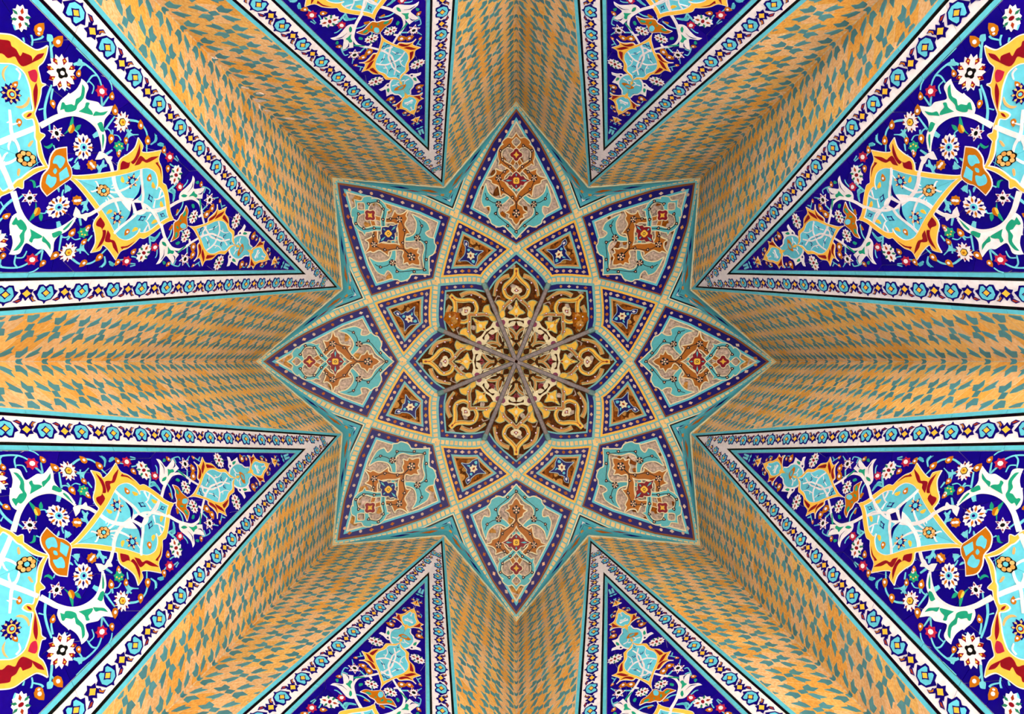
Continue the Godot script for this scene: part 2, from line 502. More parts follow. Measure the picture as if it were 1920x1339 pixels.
func build_walls() -> void:
	for k in 8:
		var root := Node3D.new()
		root.name = "wall_" + SIDES[k]
		add_child(root)
		root.position = spoke(TAU * k / 8, R0, BASE_H)
		root.rotation.y = -TAU * k / 8
		tag(root, "folded yellow brick niche with turquoise lozenges, %s of the vault" % PLACES[k], "", "", "structure")
		var visible_tiles := []
		var hidden_tiles := []
		for side in [1.0, -1.0]:
			var s := Face.new(); s.side = side
			surf = s
			var region := PackedVector2Array([Vector2(0, BASE_H), Vector2(0, STAR_H), Vector2(panel_edge(STAR_H), STAR_H), Vector2(panel_edge(BASE_H), BASE_H)])
			var bricks := PackedVector2Array([Vector2(0.0, BASE_H), Vector2(0.0, STAR_H), region[2], region[3]])
			begin()
			slab(region, -0.0015, 0.2, col("grout"))
			var back := commit("mortar_bed", root, M.matt)
			# long hexagonal bricks, laid in half-lapped courses
			begin()
			for i in range(-1, 12):
				for j in range(7, 37):
					var c := Vector2(i * 0.152, j * 0.176 + (0.088 if i % 2 else 0.0) + 0.05)
					var hexa := PackedVector2Array()
					for q in [[0.1, 0.004], [0.052, 0.087], [-0.05, 0.087], [-0.1, -0.004], [-0.052, -0.087], [0.05, -0.087]]: hexa.push_back(c + Vector2(q[0], q[1]))
					var shade: String = ["brick", "brick", "brickpale", "brickdeep", "brickpale"][rng.randi() % 5]
					for piece in Geometry2D.intersect_polygons(hexa, bricks):
						for cut in Geometry2D.offset_polygon(piece, -0.0015): slab(cut, 0.0, 0.01, tone(shade, 0.09))
			commit("yellow_brick", root, M.matt, "stuff")
			begin()
			slab(PackedVector2Array([Vector2(0, BASE_H), Vector2(0, STAR_H), Vector2(0.005, STAR_H), Vector2(0.005, BASE_H)]), 0.002, 0.004, col("grout"))
			commit("fold_joint", root, M.matt)
			var kinds := [[Vector2(0, 0), LOZENGE, 1.0], [Vector2(0.089, 0.045), BARB, 1.0], [Vector2(0.089, -0.046), HOOK, 1.0], [Vector2(0.229, 0.046), HOOK, -1.0], [Vector2(0.229, -0.045), BARB, -1.0]]
			var keep := PackedVector2Array([Vector2(0.004, BASE_H), Vector2(0.004, STAR_H - 0.01), Vector2(panel_edge(STAR_H - 0.01) - 0.012, STAR_H - 0.01), Vector2(panel_edge(BASE_H) - 0.012, BASE_H)])
			for i in range(0, 6):
				for j in range(8, 36):
					for q in kinds:
						var c: Vector2 = Vector2(i * 0.304, j * 0.176 + 0.04) + q[0]
						var poly := PackedVector2Array()
						for n in range(0, q[1].size(), 2): poly.push_back(c + Vector2(q[1][n], q[1][n + 1]) * 0.00106 * q[2] * rng.randf_range(0.95, 1.05))
						for piece in Geometry2D.intersect_polygons(poly, keep):
							var w: Vector3 = root.transform * (s.at(c, 0.0) as Vector3)
							(visible_tiles if in_view(w, 0.06) else hidden_tiles).append([c.y, side, piece])
		if k == 3:      # where the arris has lost its tiles and pale plaster shows
			for q in [[-1.0, 0.03, 4.32, 0.05], [-1.0, 0.1, 4.2, 0.035], [-1.0, 0.02, 4.12, 0.03], [-1.0, 0.16, 4.62, 0.03], [1.0, 0.015, 4.4, 0.025], [-1.0, 0.015, 3.72, 0.02], [-1.0, 0.02, 4.5, 0.022]]:
				var s := Face.new(); s.side = q[0]
				surf = s
				begin()
				var chip := PackedVector2Array()
				for n in 9: chip.push_back(Vector2(maxf(q[1] + cos(TAU * n / 9) * q[3] * rng.randf_range(0.8, 1.9), 0.0), q[2] + sin(TAU * n / 9) * q[3] * rng.randf_range(0.25, 0.6)))
				slab(chip, 0.006, 0.006, col("white"))
				commit("bare_plaster", root, M.matt)
		visible_tiles.sort_custom(func(a, b): return a[0] < b[0])
		var sides := {1.0: Face.new(), -1.0: Face.new()}
		sides[-1.0].side = -1.0
		begin()
		for n in visible_tiles.size():
			surf = sides[visible_tiles[n][1]]
			slab(visible_tiles[n][2], 0.0035, 0.006, tone("lozenge", 0.16))
			if n < TILES_SINGLE: commit("turquoise_lozenge", root, M.glaze)
		for t in hidden_tiles:
			surf = sides[t[1]]
			slab(t[2], 0.0035, 0.006, tone("lozenge", 0.16))
		commit("turquoise_lozenge", root, M.glaze, "stuff")

const TILES_SINGLE = 300
const LOZENGE = [-27, -8, 20, -23, 29, 6, -24, 24]
const BARB = [-51, -24, -15, -32, 19, -16, 50, -3, 2, 11, -2, 26, -34, 5]
const HOOK = [-46, 24, -46, -4, 2, -37, 8, -9, 50, -5, 2, 29]

# ------------------------------------------------------------------ the star dome
# centre line of one rib, bearing in degrees from its point and plan radius in millimetres, down to the notch of the inner star
const RIB = [0, 3005, 6.9, 2674, 14.9, 2299, 18.4, 2143, 22.5, 1994, 24.9, 1919, 29.5, 1782, 34, 1672, 39.2, 1562, 45, 1460, 50.7, 1359, 56, 1286, 60, 1237, 64, 1190, 67.5, 1140]

func rib_point(i: int, from: float, sign_: float) -> Vector2:    # as (sideways, outwards) about bearing 0
	var a := deg_to_rad(from + sign_ * RIB[i * 2])
	return Vector2(sin(a), cos(a)) * RIB[i * 2 + 1] * 0.001

func kite_line() -> PackedVector2Array:
	var half := []
	for i in range(0, 5): half.append(rib_point(i, 0, 1))
	for i in range(5, 10): half.append(rib_point(i, 45, -1))
	var p := PackedVector2Array(half)
	for i in range(half.size() - 2, 0, -1): p.push_back(Vector2(-half[i].x, half[i].y))
	return p

func small_line() -> PackedVector2Array:
	var half := []
	for i in range(4, 10): half.append(rib_point(i, -22.5, 1))
	for i in range(10, 15): half.append(rib_point(i, 67.5, -1))
	var p := PackedVector2Array(half)
	for i in range(half.size() - 2, 0, -1): p.push_back(Vector2(-half[i].x, half[i].y))
	return p

func inner_star() -> PackedVector2Array:
	var p := PackedVector2Array()
	for k in 8:
		for i in range(9, 15): p.push_back(rib_point(i, k * 45 - 45, 1))
		for i in range(13, 9, -1): p.push_back(rib_point(i, k * 45 + 90, -1))
	return p

func outer_star() -> PackedVector2Array:
	var p := PackedVector2Array()
	for k in 8:
		for i in range(0, 5): p.push_back(rib_point(i, k * 45, 1))
		for i in range(3, 0, -1): p.push_back(rib_point(i, k * 45 + 45, -1))
	return p

func inset(p: PackedVector2Array, d: float) -> PackedVector2Array:
	var best := PackedVector2Array()
	for q in Geometry2D.offset_polygon(p, d, Geometry2D.JOIN_MITER):
		if q.size() > best.size(): best = q
	return best

# the band between two outlines, kept inside an optional window, as pieces without holes
func band(outer: PackedVector2Array, inner: PackedVector2Array, window := PackedVector2Array()) -> Array:
	var out := []
	for s in [1.0, -1.0]:
		var half := PackedVector2Array([Vector2(0, -9), Vector2(9 * s, -9), Vector2(9 * s, 9), Vector2(0, 9)])
		for h in Geometry2D.intersect_polygons(outer, half):
			for r in Geometry2D.clip_polygons(h, inner):
				if window.size(): out.append_array(Geometry2D.intersect_polygons(r, window))
				else: out.append(r)
	return out

# the frames of a kite grow narrower towards its point: their tips are set by hand
const TIPS = [[0.043, 2.945], [0.062, 2.915], [0.138, 2.862], [0.161, 2.83], [0.174, 2.805]]
func pointed(p: PackedVector2Array, d: float) -> PackedVector2Array:
	var best := 0
	for i in p.size():
		if p[i].y > p[best].y: best = i
	for t in TIPS:
		if is_equal_approx(t[0], d): p[best] = Vector2(0, t[1])
	return p

func lay_band(called: String, parent: Node, outline: PackedVector2Array, d0: float, d1: float, z: float, c: Color, mat: Material, window := PackedVector2Array(), tips := false) -> void:
	begin()
	var outer := inset(outline, -d0)
	var inner := inset(outline, -d1)
	if tips:
		outer = pointed(outer, d0); inner = pointed(inner, d1)
	for p in band(outer, inner, window): slab(p, z, 0.03, c)
	commit(called, parent, mat)

# small tan tiles, lozenge and disc by turns, set along a navy band
func lay_beads(parent: Node, line: PackedVector2Array, gap: float, z: float, closed := true, size := 0.72) -> void:
	begin()
	var total := 0.0
	var n := line.size() if closed else line.size() - 1
	for i in n: total += line[i].distance_to(line[(i + 1) % line.size()])
	var count := roundi(total / gap)
	var pitch := total / count
	var at_ := pitch * 0.5
	var k := 0
	for i in n:
		var a := line[i]; var b := line[(i + 1) % line.size()]
		var l := a.distance_to(b)
		while at_ < l:
			fc = a.lerp(b, at_ / l); fr = 1.0; ft = (b - a).angle()
			var c := tone(["blush", "tan", "rose", "copper"][[0, 2, 2, 1, 2, 2, 3][rng.randi() % 7]], 0.15)
			if k % 2: disc(0, 0, 0.024 * size, z / step, c, 1.0, 8)
			else: shape([Vector2(0.036, 0) * size, Vector2(0, 0.026) * size, Vector2(-0.036, 0) * size, Vector2(0, -0.026) * size], z / step, c)
			at_ += pitch
			k += 1
		at_ -= l
	commit("tan_bead", parent, M.matt, "stuff")

func turn_copy(o: Node3D, k: int, label: String, from := 0.0) -> Node3D:
	var r := o.duplicate()
	r.name = numbered(String(o.name).rstrip("0123456789").rstrip("_"))
	add_child(r, true)
	r.rotation.y = from - k * TAU / 8
	r.set_meta("label", label)
	return r

func rough_ground(parent: Node, outline: PackedVector2Array, d: float, shades: Array, base := "plaster") -> void:
	# broken plaster: irregular flakes at different depths
	begin()
	var inner := inset(outline, -d) if d > 0.0 else outline
	slab(inner, -0.036, 0.02, col(base))
	var lo := inner[0]; var hi := inner[0]
	for p in inner:
		lo = lo.min(p); hi = hi.max(p)
	for i in 70:
		var c := Vector2(rng.randf_range(lo.x, hi.x), rng.randf_range(lo.y, hi.y))
		var q := PackedVector2Array()
		var r := rng.randf_range(0.03, 0.09)
		var n := rng.randi_range(5, 8)
		for j in n: q.push_back(c + Vector2(cos(TAU * j / n), sin(TAU * j / n) * 0.7).rotated(c.x * 9.0) * r * rng.randf_range(0.6, 1.2))
		for piece in Geometry2D.intersect_polygons(q, inner): slab(piece, rng.randf_range(-0.034, -0.016), 0.02, tone(shades[rng.randi() % shades.size()], 0.2))
	commit("rough_plaster", parent, M.plaster)

func make_kite(alt: int) -> Node3D:
	var o := thing("kite_panel", "", "mosaic panel", "kite panels of the star")
	o.position.y = STAR_H
	var line := kite_line()
	rough_ground(o, pointed(inset(line, -0.174), 0.174), 0.0, ["plaster", "rose", "copper", "plaster", "rose", "brown"] if alt % 2 else ["plaster", "rose", "plaster", "rose", "tan"])
	lay_band("brown_fillet", o, line, 0.043, 0.062, 0.002, col("brown"), M.glaze, PackedVector2Array(), true)
	lay_band("navy_border", o, line, 0.062, 0.138, 0.0, col("navy"), M.glaze, PackedVector2Array(), true)
	lay_band("turquoise_fillet", o, line, 0.138, 0.161, 0.003, col("turquoise"), M.glaze, PackedVector2Array(), true)
	lay_band("cream_fillet", o, line, 0.161, 0.174, 0.002, col("cream"), M.glaze, PackedVector2Array(), true)
	lay_beads(o, inset(line, -0.1), 0.118, 0.004)
	deep = 0.04; step = 0.0035
	PAL.accent = PAL.navy if alt == 2 else PAL.maroon
	lay(KITE_DESIGN, o, M.glaze, {"first": "scroll_brown", "second": "teal_light", "loop": "scroll_brown" if alt == 1 else "teal_light"})
	deep = 0.003; step = 0.0018
	return o

func make_small() -> Node3D:
	var o := thing("flower_panel", "", "mosaic panel", "small kite panels round the rosette")
	o.position.y = STAR_H
	o.rotation.y = -TAU / 16
	var line := small_line()
	rough_ground(o, line, 0.18, ["brown", "copper", "umber", "tan", "brown"], "umber")
	lay_band("yellow_border", o, line, 0.043, 0.07, 0.003, col("yellow"), M.glaze)
	lay_band("navy_border", o, line, 0.07, 0.142, 0.0, col("navy"), M.glaze)
	lay_band("turquoise_fillet", o, line, 0.142, 0.165, 0.003, col("ribteal"), M.glaze)
	lay_band("tan_fillet", o, line, 0.165, 0.184, 0.002, col("tan"), M.glaze)
	lay_beads(o, inset(line, -0.106), 0.085, 0.004, true, 0.85)
	deep = 0.04; step = 0.0035
	lay(SMALL_DESIGN, o, M.glaze)
	deep = 0.003; step = 0.0018
	return o

func make_rosette() -> Node3D:
	var o := thing("rosette_sector", "", "mosaic panel", "sectors of the central rosette")
	o.position.y = STAR_H
	var star_ := inner_star()
	var w := PackedVector2Array([Vector2(0, 0), Vector2(sin(PI / 8), cos(PI / 8)) * 3.0, Vector2(sin(-PI / 8), cos(PI / 8)) * 3.0])
	lay_band("turquoise_fillet", o, star_, 0.043, 0.058, 0.003, col("ribteal"), M.glaze, w)
	lay_band("navy_border", o, star_, 0.058, 0.118, 0.0, col("navy"), M.glaze, w)
	lay_band("inner_fillet", o, star_, 0.118, 0.138, 0.003, col("ribteal"), M.glaze, w)
	var row := PackedVector2Array()
	for p in inset(star_, -0.088):
		if absf(atan2(p.x, p.y)) < PI / 8 - 0.03: row.push_back(p)
	var sorted_ := Array(row)
	sorted_.sort_custom(func(a, b): return a.x < b.x)
	lay_beads(o, PackedVector2Array(sorted_), 0.105, 0.004, false)
	var field: PackedVector2Array = Geometry2D.intersect_polygons(inset(star_, -0.136), w)[0]
	rough_ground(o, field, 0.0, ["brown", "copper", "umber", "plaster", "rust", "umber"], "umber")
	deep = 0.04; step = 0.004
	lay(ROSETTE_DESIGN, o, M.glaze)
	deep = 0.003; step = 0.0018
	return o

func make_rib() -> Node3D:
	var o := thing("star_rib", "", "rib", "ribs of the star")
	o.position.y = STAR_H
	var pts := []
	for i in range(0, 15): pts.append(rib_point(i, 0, 1))
	for i in range(13, -1, -1): pts.append(rib_point(i, 135, -1))
	var flat := []
	for i in pts.size():
		flat.append_array([pts[i].x * 1000.0, pts[i].y * 1000.0])
		if i == 14: flat.append_array([pts[i].x * 1000.0, pts[i].y * 1000.0])
	var line := curve(flat, false, 4)
	begin()
	ribbon(line, 0.088, 0.088, 0.004, 0.03, col("ribteal"))
	commit("turquoise_bed", o, M.glaze)
	begin()
	var total := 0.0
	for i in line.size() - 1: total += line[i].distance_to(line[i + 1])
	var pitch := total / roundi(total / 0.0575)
	var at_ := pitch * 0.5
	for i in line.size() - 1:
		var l := line[i].distance_to(line[i + 1])
		while at_ < l:
			fc = line[i].lerp(line[i + 1], at_ / l); fr = 1.0; ft = (line[i + 1] - line[i]).angle()
			var a := 0.0215; var b := 0.0265
			shape([Vector2(-a, -b), Vector2(a, -b), Vector2(a, b), Vector2(-a, b)], 0.008 / step, tone("ribcream", 0.1))
			at_ += pitch
		at_ -= l
	commit("cream_tile", o, M.glaze, "stuff")
	return o

func make_spandrel() -> Node3D:
	var o := thing("spandrel", "", "spandrel", "coved spandrels between the star's points")
	o.position.y = STAR_H
	o.rotation.y = -TAU / 16
	var rim := inset(outer_star(), 0.043)
	var reach := func(d: float) -> Callable:
		var edge := inset(outer_star(), d)
		return func(th: float) -> float:
			var dir := Vector2(sin(th), cos(th)) * 9.0
			for i in edge.size():
				var hit = Geometry2D.segment_intersects_segment(Vector2.ZERO, dir, edge[i], edge[(i + 1) % edge.size()])
				if hit != null and hit.y > 0: return hit.length()
			return 0.0
	var cove := Cove.new()
	cove.outer = reach.call(0.07)
	surf = cove
	begin()
	for half in [1.0, -1.0]:
		for i in 24:
			for j in 8:
				var a0: float = half * 0.385 * i / 24; var a1: float = half * 0.385 * (i + 1) / 24
				var s0 := j / 8.0; var s1 := (j + 1) / 8.0
				var c := col("teal")
				quad(cove.at(Vector2(a0, s0), 0.0), cove.at(Vector2(a1, s0), 0.0), cove.at(Vector2(a1, s1), 0.0), cove.at(Vector2(a0, s1), 0.0), cove.up(Vector2((a0 + a1) / 2, (s0 + s1) / 2)), c)
	commit("turquoise_cove", o, M.glaze)
	# navy flower, vines and leaves laid on the cove
	flip = 1.0
	step = 0.002; deep = 0.004
	cell = 0.0
	fc = Vector2(0.0, 0.62); fr = 1.0; ft = 0.0
	begin()
	shape([Vector2(0.0, 0.12), Vector2(0.012, 0.045), Vector2(0.036, -0.03), Vector2(0.016, -0.05), Vector2(0, -0.11), Vector2(-0.016, -0.05), Vector2(-0.036, -0.03), Vector2(-0.012, 0.045)], 1, col("navy"))
	shape([Vector2(0.0, 0.05), Vector2(0.012, -0.01), Vector2(0, -0.05), Vector2(-0.012, -0.01)], 2, col("white"))
	commit("navy_flower", o, M.glaze)
	for s in [1.0, -1.0]:
		flip = s
		begin()
		stroke("vine", 1, [0, 500, 40, 430, 90, 400, 140, 420], 9, 5)
		commit("vine", o, M.glaze)
		begin()
		stroke("rose", 1, [45, 450, 85, 570, 130, 550], 9, 5)
		fc = Vector2(0.075, 0.58); shape([Vector2(0.02, 0.05), Vector2(0.02, -0.03), Vector2(-0.02, -0.05), Vector2(-0.012, 0.04)], 2, col("blush"))
		commit("pink_leaf", o, M.glaze)
		begin()
		fc = Vector2(0.15, 0.5); shape([Vector2(-0.03, 0), Vector2(0.0, 0.06), Vector2(0.04, 0.01), Vector2(0.0, -0.06)], 2, col("maroon"))
		fc = Vector2(0.07, 0.3); shape([Vector2(-0.03, 0), Vector2(0.0, 0.07), Vector2(0.05, 0.01), Vector2(0.0, -0.08)], 2, col("copper"))
		fc = Vector2(0.19, 0.32); shape([Vector2(-0.03, 0), Vector2(0.0, 0.08), Vector2(0.04, 0.01), Vector2(0.0, -0.08)], 2, col("navy"))
		commit("bud", o, M.glaze)
		begin()
		fc = Vector2(0.02, 0.38); shape([Vector2(-0.008, -0.06), Vector2(0.0, 0.05), Vector2(0.014, 0.08), Vector2(0.01, -0.03)], 2, col("tan"))
		commit("gold_leaf", o, M.glaze)
	flip = 1.0
	step = 0.0018; deep = 0.003
	# the white and black lines that edge the star here, and the moulding on the arris
	surf = Dome.new()
	cell = 0.16
	var w := PackedVector2Array()
	for i in 13:
		var a := lerpf(-PI / 8, PI / 8, i / 12.0)
		w.push_back(Vector2(sin(a), cos(a)) * (3.0 * sin(FOLD) / sin(FOLD + PI / 8 - absf(a)) - 0.004))
	w.push_back(Vector2.ZERO)
	var os := outer_star()
	var rot := PackedVector2Array()
	for p in os: rot.push_back(p.rotated(TAU / 16))
	lay_band("cream_line", o, rot, -0.055, -0.043, 0.004, col("cream"), M.glaze, w)
	lay_band("black_line", o, rot, -0.072, -0.055, 0.003, col("black"), M.glaze, w)
	begin()
	for s in [1.0, -1.0]:
		var tip := spoke(s * PI / 8, R0, 0.0); var notch := spoke(0, 3.0 * sin(FOLD) / sin(FOLD + PI / 8), 0.0)
		var d := (notch - tip).normalized()
		var inw: Vector3 = Vector3(-d.z, 0, d.x) * s
		if inw.x > 0: inw = -inw
		var ring := []
		for i in 9:
			var f := PI * i / 8
			ring.append(inw * sin(f) * 0.014 + Vector3.UP * cos(f) * 0.014)
		for i in 8: quad(tip + ring[i], notch + ring[i], notch + ring[i + 1], tip + ring[i + 1], (ring[i] + ring[i + 1]).normalized(), col("sage_pale"))
	commit("arris_moulding", o, M.glaze)
	return o

func build_star() -> void:
	for p in [["teal_light", "5abac8"], ["sage_pale", "cfd2b4"]]: PAL[p[0]] = Color(p[1]).srgb_to_linear()
	surf = Dome.new()
	cell = 0.16
	var protos := {}
	for k in 8:
		var alt: int = [0, 3, 1, 2, 0, 2, 0, 3][k]
		var label := "large kite mosaic %s of the star, with %s" % [PLACES[k], "brown loop and maroon palmette" if alt == 1 else "navy palmette" if alt == 2 else "turquoise loop, maroon palmette"]
		if protos.has(alt): turn_copy(protos[alt], k, label)
		else:
			surf = Dome.new(); cell = 0.16
			protos[alt] = make_kite(alt)
			protos[alt].set_meta("label", label)
			if k: protos[alt].rotation.y = -k * TAU / 8
	var small := make_small()
	var rose := make_rosette()
	var rib := make_rib()
	for k in 8:
		var l1 := "small kite panel with navy flower beside the rosette, %s" % BETWEEN[k]
		var l2 := "gold and white rosette sector between two iron bars, %s" % PLACES[k]
		var l3 := "curved rib of cream tiles starting at the star's point %s" % PLACES[k]
		if k == 0:
			small.set_meta("label", l1); rose.set_meta("label", l2); rib.set_meta("label", l3)
		else:
			turn_copy(small, k, l1, -TAU / 16); turn_copy(rib, k, l3)
			var sector := turn_copy(rose, k, "gold and white rosette sector with bare brown patch, %s" % PLACES[k] if k in [1, 3] else l2)
			if k in [1, 3]:      # here the mosaic has fallen away
				surf = Dome.new(); cell = 0.16
				begin()
				var s := 1.0 if k == 3 else -1.0
				for n in 9:
					var c := Vector2(s * rng.randf_range(0.15, 0.25), rng.randf_range(0.92, 1.04))
					if n == 0: c = Vector2(s * 0.2, 0.98)
					var q := PackedVector2Array()
					for j in 8: q.push_back(c + Vector2(cos(TAU * j / 8), sin(TAU * j / 8)) * (0.115 if n == 0 else 0.045) * rng.randf_range(0.75, 1.2))
					slab(q, 0.02 if n == 0 else rng.randf_range(0.021, 0.034), 0.05, tone(["copper", "ochre", "tan"][n % 3], 0.12))
				commit("bare_patch", sector, M.plaster)
	var sp := make_spandrel()
	for k in 8:
		var l4 := "coved turquoise spandrel with navy flower, %s" % BETWEEN[k]
		if k == 0: sp.set_meta("label", l4)
		else: turn_copy(sp, k, l4, -TAU / 16)
	cell = 0.0

func build_bracing() -> void:
	var o := thing("iron_bracing", "grey iron bars crossing under the central rosette, welded at the middle", "bracing")
	o.position = Vector3(0, STAR_H + 0.70, 0)
	for k in 8:
		var a := TAU / 16 + TAU * k / 8
		begin()
		var e := spoke(a, 1, 0); var s := Vector3(-e.z, 0, e.x)
		var p0 := e * 0.02 + Vector3(0, 0.16 - 0.012 * (k % 4), 0); var p1 := e * 1.06 + Vector3(0, 0.075, 0)
		var ring := []
		for q in [[-0.026, 0.012], [0.026, 0.012], [0.03, 0.0], [0.02, -0.022], [-0.02, -0.022], [-0.03, 0.0]]: ring.append(s * q[0] + Vector3.UP * q[1])
		for i in 6:
			var u: Vector3 = ring[i]; var v: Vector3 = ring[(i + 1) % 6]
			quad(p0 + u, p1 + u, p1 + v, p0 + v, (u + v).normalized(), Color("85787a").srgb_to_linear())
		var bar := commit("bar", o, M.iron)
		begin()
		var c0 := e * 1.02 + Vector3(0, 0.079, 0); var c1 := e * 1.1 + Vector3(0, 0.076, 0)
		for i in 6:
			var u: Vector3 = ring[i] * 1.25; var v: Vector3 = ring[(i + 1) % 6] * 1.25
			quad(c0 + u, c1 + u, c1 + v, c0 + v, (u + v).normalized(), Color("5f8f94").srgb_to_linear())
			tri(c0, c0 + u, c0 + v, -e, Color("5f8f94").srgb_to_linear())
		commit("collar", bar, M.iron)

# ------------------------------------------------------------------ the leaning tile panels
const PANEL_LONG = 4.75

func half_width(b: float) -> float: return b * EDGE

func strip(called: String, parent: Node, s: float, d0: float, d1: float, z: float, c: String, every: float, kind := "") -> void:
	# a strip of tiles along one edge, between d0 and d1 inwards from it, cut by joints
	begin()
	var n := maxi(1, roundi(PANEL_LONG / every))
	for i in n:
		var b0 := PANEL_LONG * i / n + 0.0015; var b1 := PANEL_LONG * (i + 1) / n - 0.0015
		var k := 1.0 / 0.972
		var q := [Vector2(half_width(b0) - d0 * k, b0), Vector2(half_width(b1) - d0 * k, b1), Vector2(half_width(b1) - d1 * k, b1), Vector2(half_width(b0) - d1 * k, b0)]
		var p := PackedVector2Array()
		for v in q: p.push_back(Vector2(v.x * s, v.y))
		var half := PackedVector2Array([Vector2(0, 0), Vector2(half_width(PANEL_LONG) * s, PANEL_LONG), Vector2(0, PANEL_LONG)])
		for piece in Geometry2D.intersect_polygons(p, half): slab(piece, z, 0.008, tone(c, 0.06))
	commit(called, parent, M.glaze, kind)

func border_motif(parent: Node, c: Vector2, dir: float, r: float) -> void:
	begin()
	fc = c; fr = r; ft = dir; step = 0.0018
	# heart-shaped turquoise flower with a navy rim, its curled brown leaf and the little navy star beside it
	shape([Vector2(-0.1, -0.62), Vector2(-0.42, -0.5), Vector2(-0.62, -0.16), Vector2(-0.78, 0.1), Vector2(-0.55, 0.22), Vector2(-0.45, 0.56), Vector2(-0.2, 0.58), Vector2(0.0, 0.42), Vector2(0.2, 0.58), Vector2(0.45, 0.56), Vector2(0.55, 0.22), Vector2(0.78, 0.1), Vector2(0.62, -0.16), Vector2(0.42, -0.5), Vector2(0.1, -0.62), Vector2(0, -0.8)], 3, col("navy"))
	shape([Vector2(0.0, -0.52), Vector2(-0.34, -0.42), Vector2(-0.5, -0.12), Vector2(-0.44, 0.16), Vector2(-0.34, 0.44), Vector2(-0.2, 0.46), Vector2(-0.06, 0.28), Vector2(0.06, 0.28), Vector2(0.2, 0.46), Vector2(0.34, 0.44), Vector2(0.44, 0.16), Vector2(0.5, -0.12), Vector2(0.34, -0.42)], 4, tone("sky"))
	star(4, 0.32, 0.2, 5, col("navy"), PI / 2); star(4, 0.2, 0.14, 6, col("gold"), PI / 2)
	shape([Vector2(0.5, -0.55), Vector2(0.75, -0.62), Vector2(0.95, -0.35), Vector2(0.85, -0.1), Vector2(0.7, -0.2), Vector2(0.72, -0.4)], 3, col("navy"))
	shape([Vector2(0.58, -0.52), Vector2(0.74, -0.54), Vector2(0.87, -0.34), Vector2(0.8, -0.2), Vector2(0.76, -0.4)], 4, tone("ochre"))
	shape([Vector2(-0.5, -0.55), Vector2(-0.75, -0.66), Vector2(-1.0, -0.5), Vector2(-1.05, -0.2), Vector2(-0.88, -0.32), Vector2(-0.72, -0.42)], 3, col("navy"))
	shape([Vector2(-0.58, -0.52), Vector2(-0.76, -0.57), Vector2(-0.94, -0.44), Vector2(-0.84, -0.4)], 4, tone("rust"))
	var o := commit("border_flower", parent, M.glaze)
	begin()
	fc = c + Vector2(0.098, 0.0).rotated(dir)
	shape([Vector2(0, 0.52), Vector2(-0.14, 0.3), Vector2(-0.42, 0.26), Vector2(-0.3, 0), Vector2(-0.42, -0.26), Vector2(-0.14, -0.3), Vector2(0, -0.52), Vector2(0.14, -0.3), Vector2(0.42, -0.26), Vector2(0.3, 0), Vector2(0.42, 0.26), Vector2(0.14, 0.3)], 3, col("navy"))
	star(4, 0.26, 0.17, 4, col("gold"), PI / 2)
	commit("border_star", parent, M.glaze)

func make_panel() -> Node3D:
	surf = Flat.new()
	cell = 0.0
	step = 0.0018; deep = 0.003
	var o := Node3D.new()
	var whole := PackedVector2Array([Vector2(0, 0), Vector2(half_width(PANEL_LONG), PANEL_LONG), Vector2(-half_width(PANEL_LONG), PANEL_LONG)])
	begin()
	slab(whole, -0.008, 0.25, col("grout"))
	commit("mortar_bed", o, M.matt)
	for s in [1.0, -1.0]:
		strip("turquoise_edge", o, s, 0.0, 0.025, 0.0, "turquoise", 0.3)
		strip("black_strip", o, s, 0.027, 0.043, 0.0, "black", 0.075)
		strip("white_band", o, s, 0.045, 0.191, 0.0, "white", 0.6)
		strip("black_strip", o, s, 0.193, 0.208, 0.0, "black", 0.11)
		strip("turquoise_strip", o, s, 0.21, 0.236, 0.0, "turquoise", 0.24)
	# navy ground, cut into irregular tiles
	var top := 0.24 / 0.972 / EDGE
	var field := PackedVector2Array([Vector2(0, top), Vector2(half_width(PANEL_LONG) - 0.2469, PANEL_LONG), Vector2(-half_width(PANEL_LONG) + 0.2469, PANEL_LONG)])
	var grid := {}
	for i in range(-5, 6):
		for j in range(0, 22): grid[Vector2i(i, j)] = Vector2(i * 0.21 + rng.randf_range(-0.05, 0.05) + (0.1 if j % 2 else 0.0), top + j * 0.19 + rng.randf_range(-0.05, 0.05) - absf(i) * 0.05)
	for i in range(-5, 5):
		for j in range(0, 21):
			var q := PackedVector2Array([grid[Vector2i(i, j)], grid[Vector2i(i + 1, j)], grid[Vector2i(i + 1, j + 1)], grid[Vector2i(i, j + 1)]])
			for p in Geometry2D.intersect_polygons(q, field):
				for t in Geometry2D.offset_polygon(p, -0.0014):
					begin()
					slab(t, 0.0, 0.006, tone("cobalt", 0.12))
					commit("navy_tile", o, M.glaze)
	lay(PANEL_DESIGN, o, M.glaze)
	for s in [1.0, -1.0]:
		flip = s
		for i in 23:
			var b := 0.26 + 0.1965 * i
			var d := lerpf(0.075, 0.121, clampf((b - 0.25) / 0.9, 0.0, 1.0)) / 0.972
			if half_width(b) < d: continue
			border_motif(o, Vector2(half_width(b) - d, b), atan2(1.0, EDGE), 0.084 * clampf(0.45 + b * 0.55, 0.55, 1.0))
	flip = 1.0
	return o

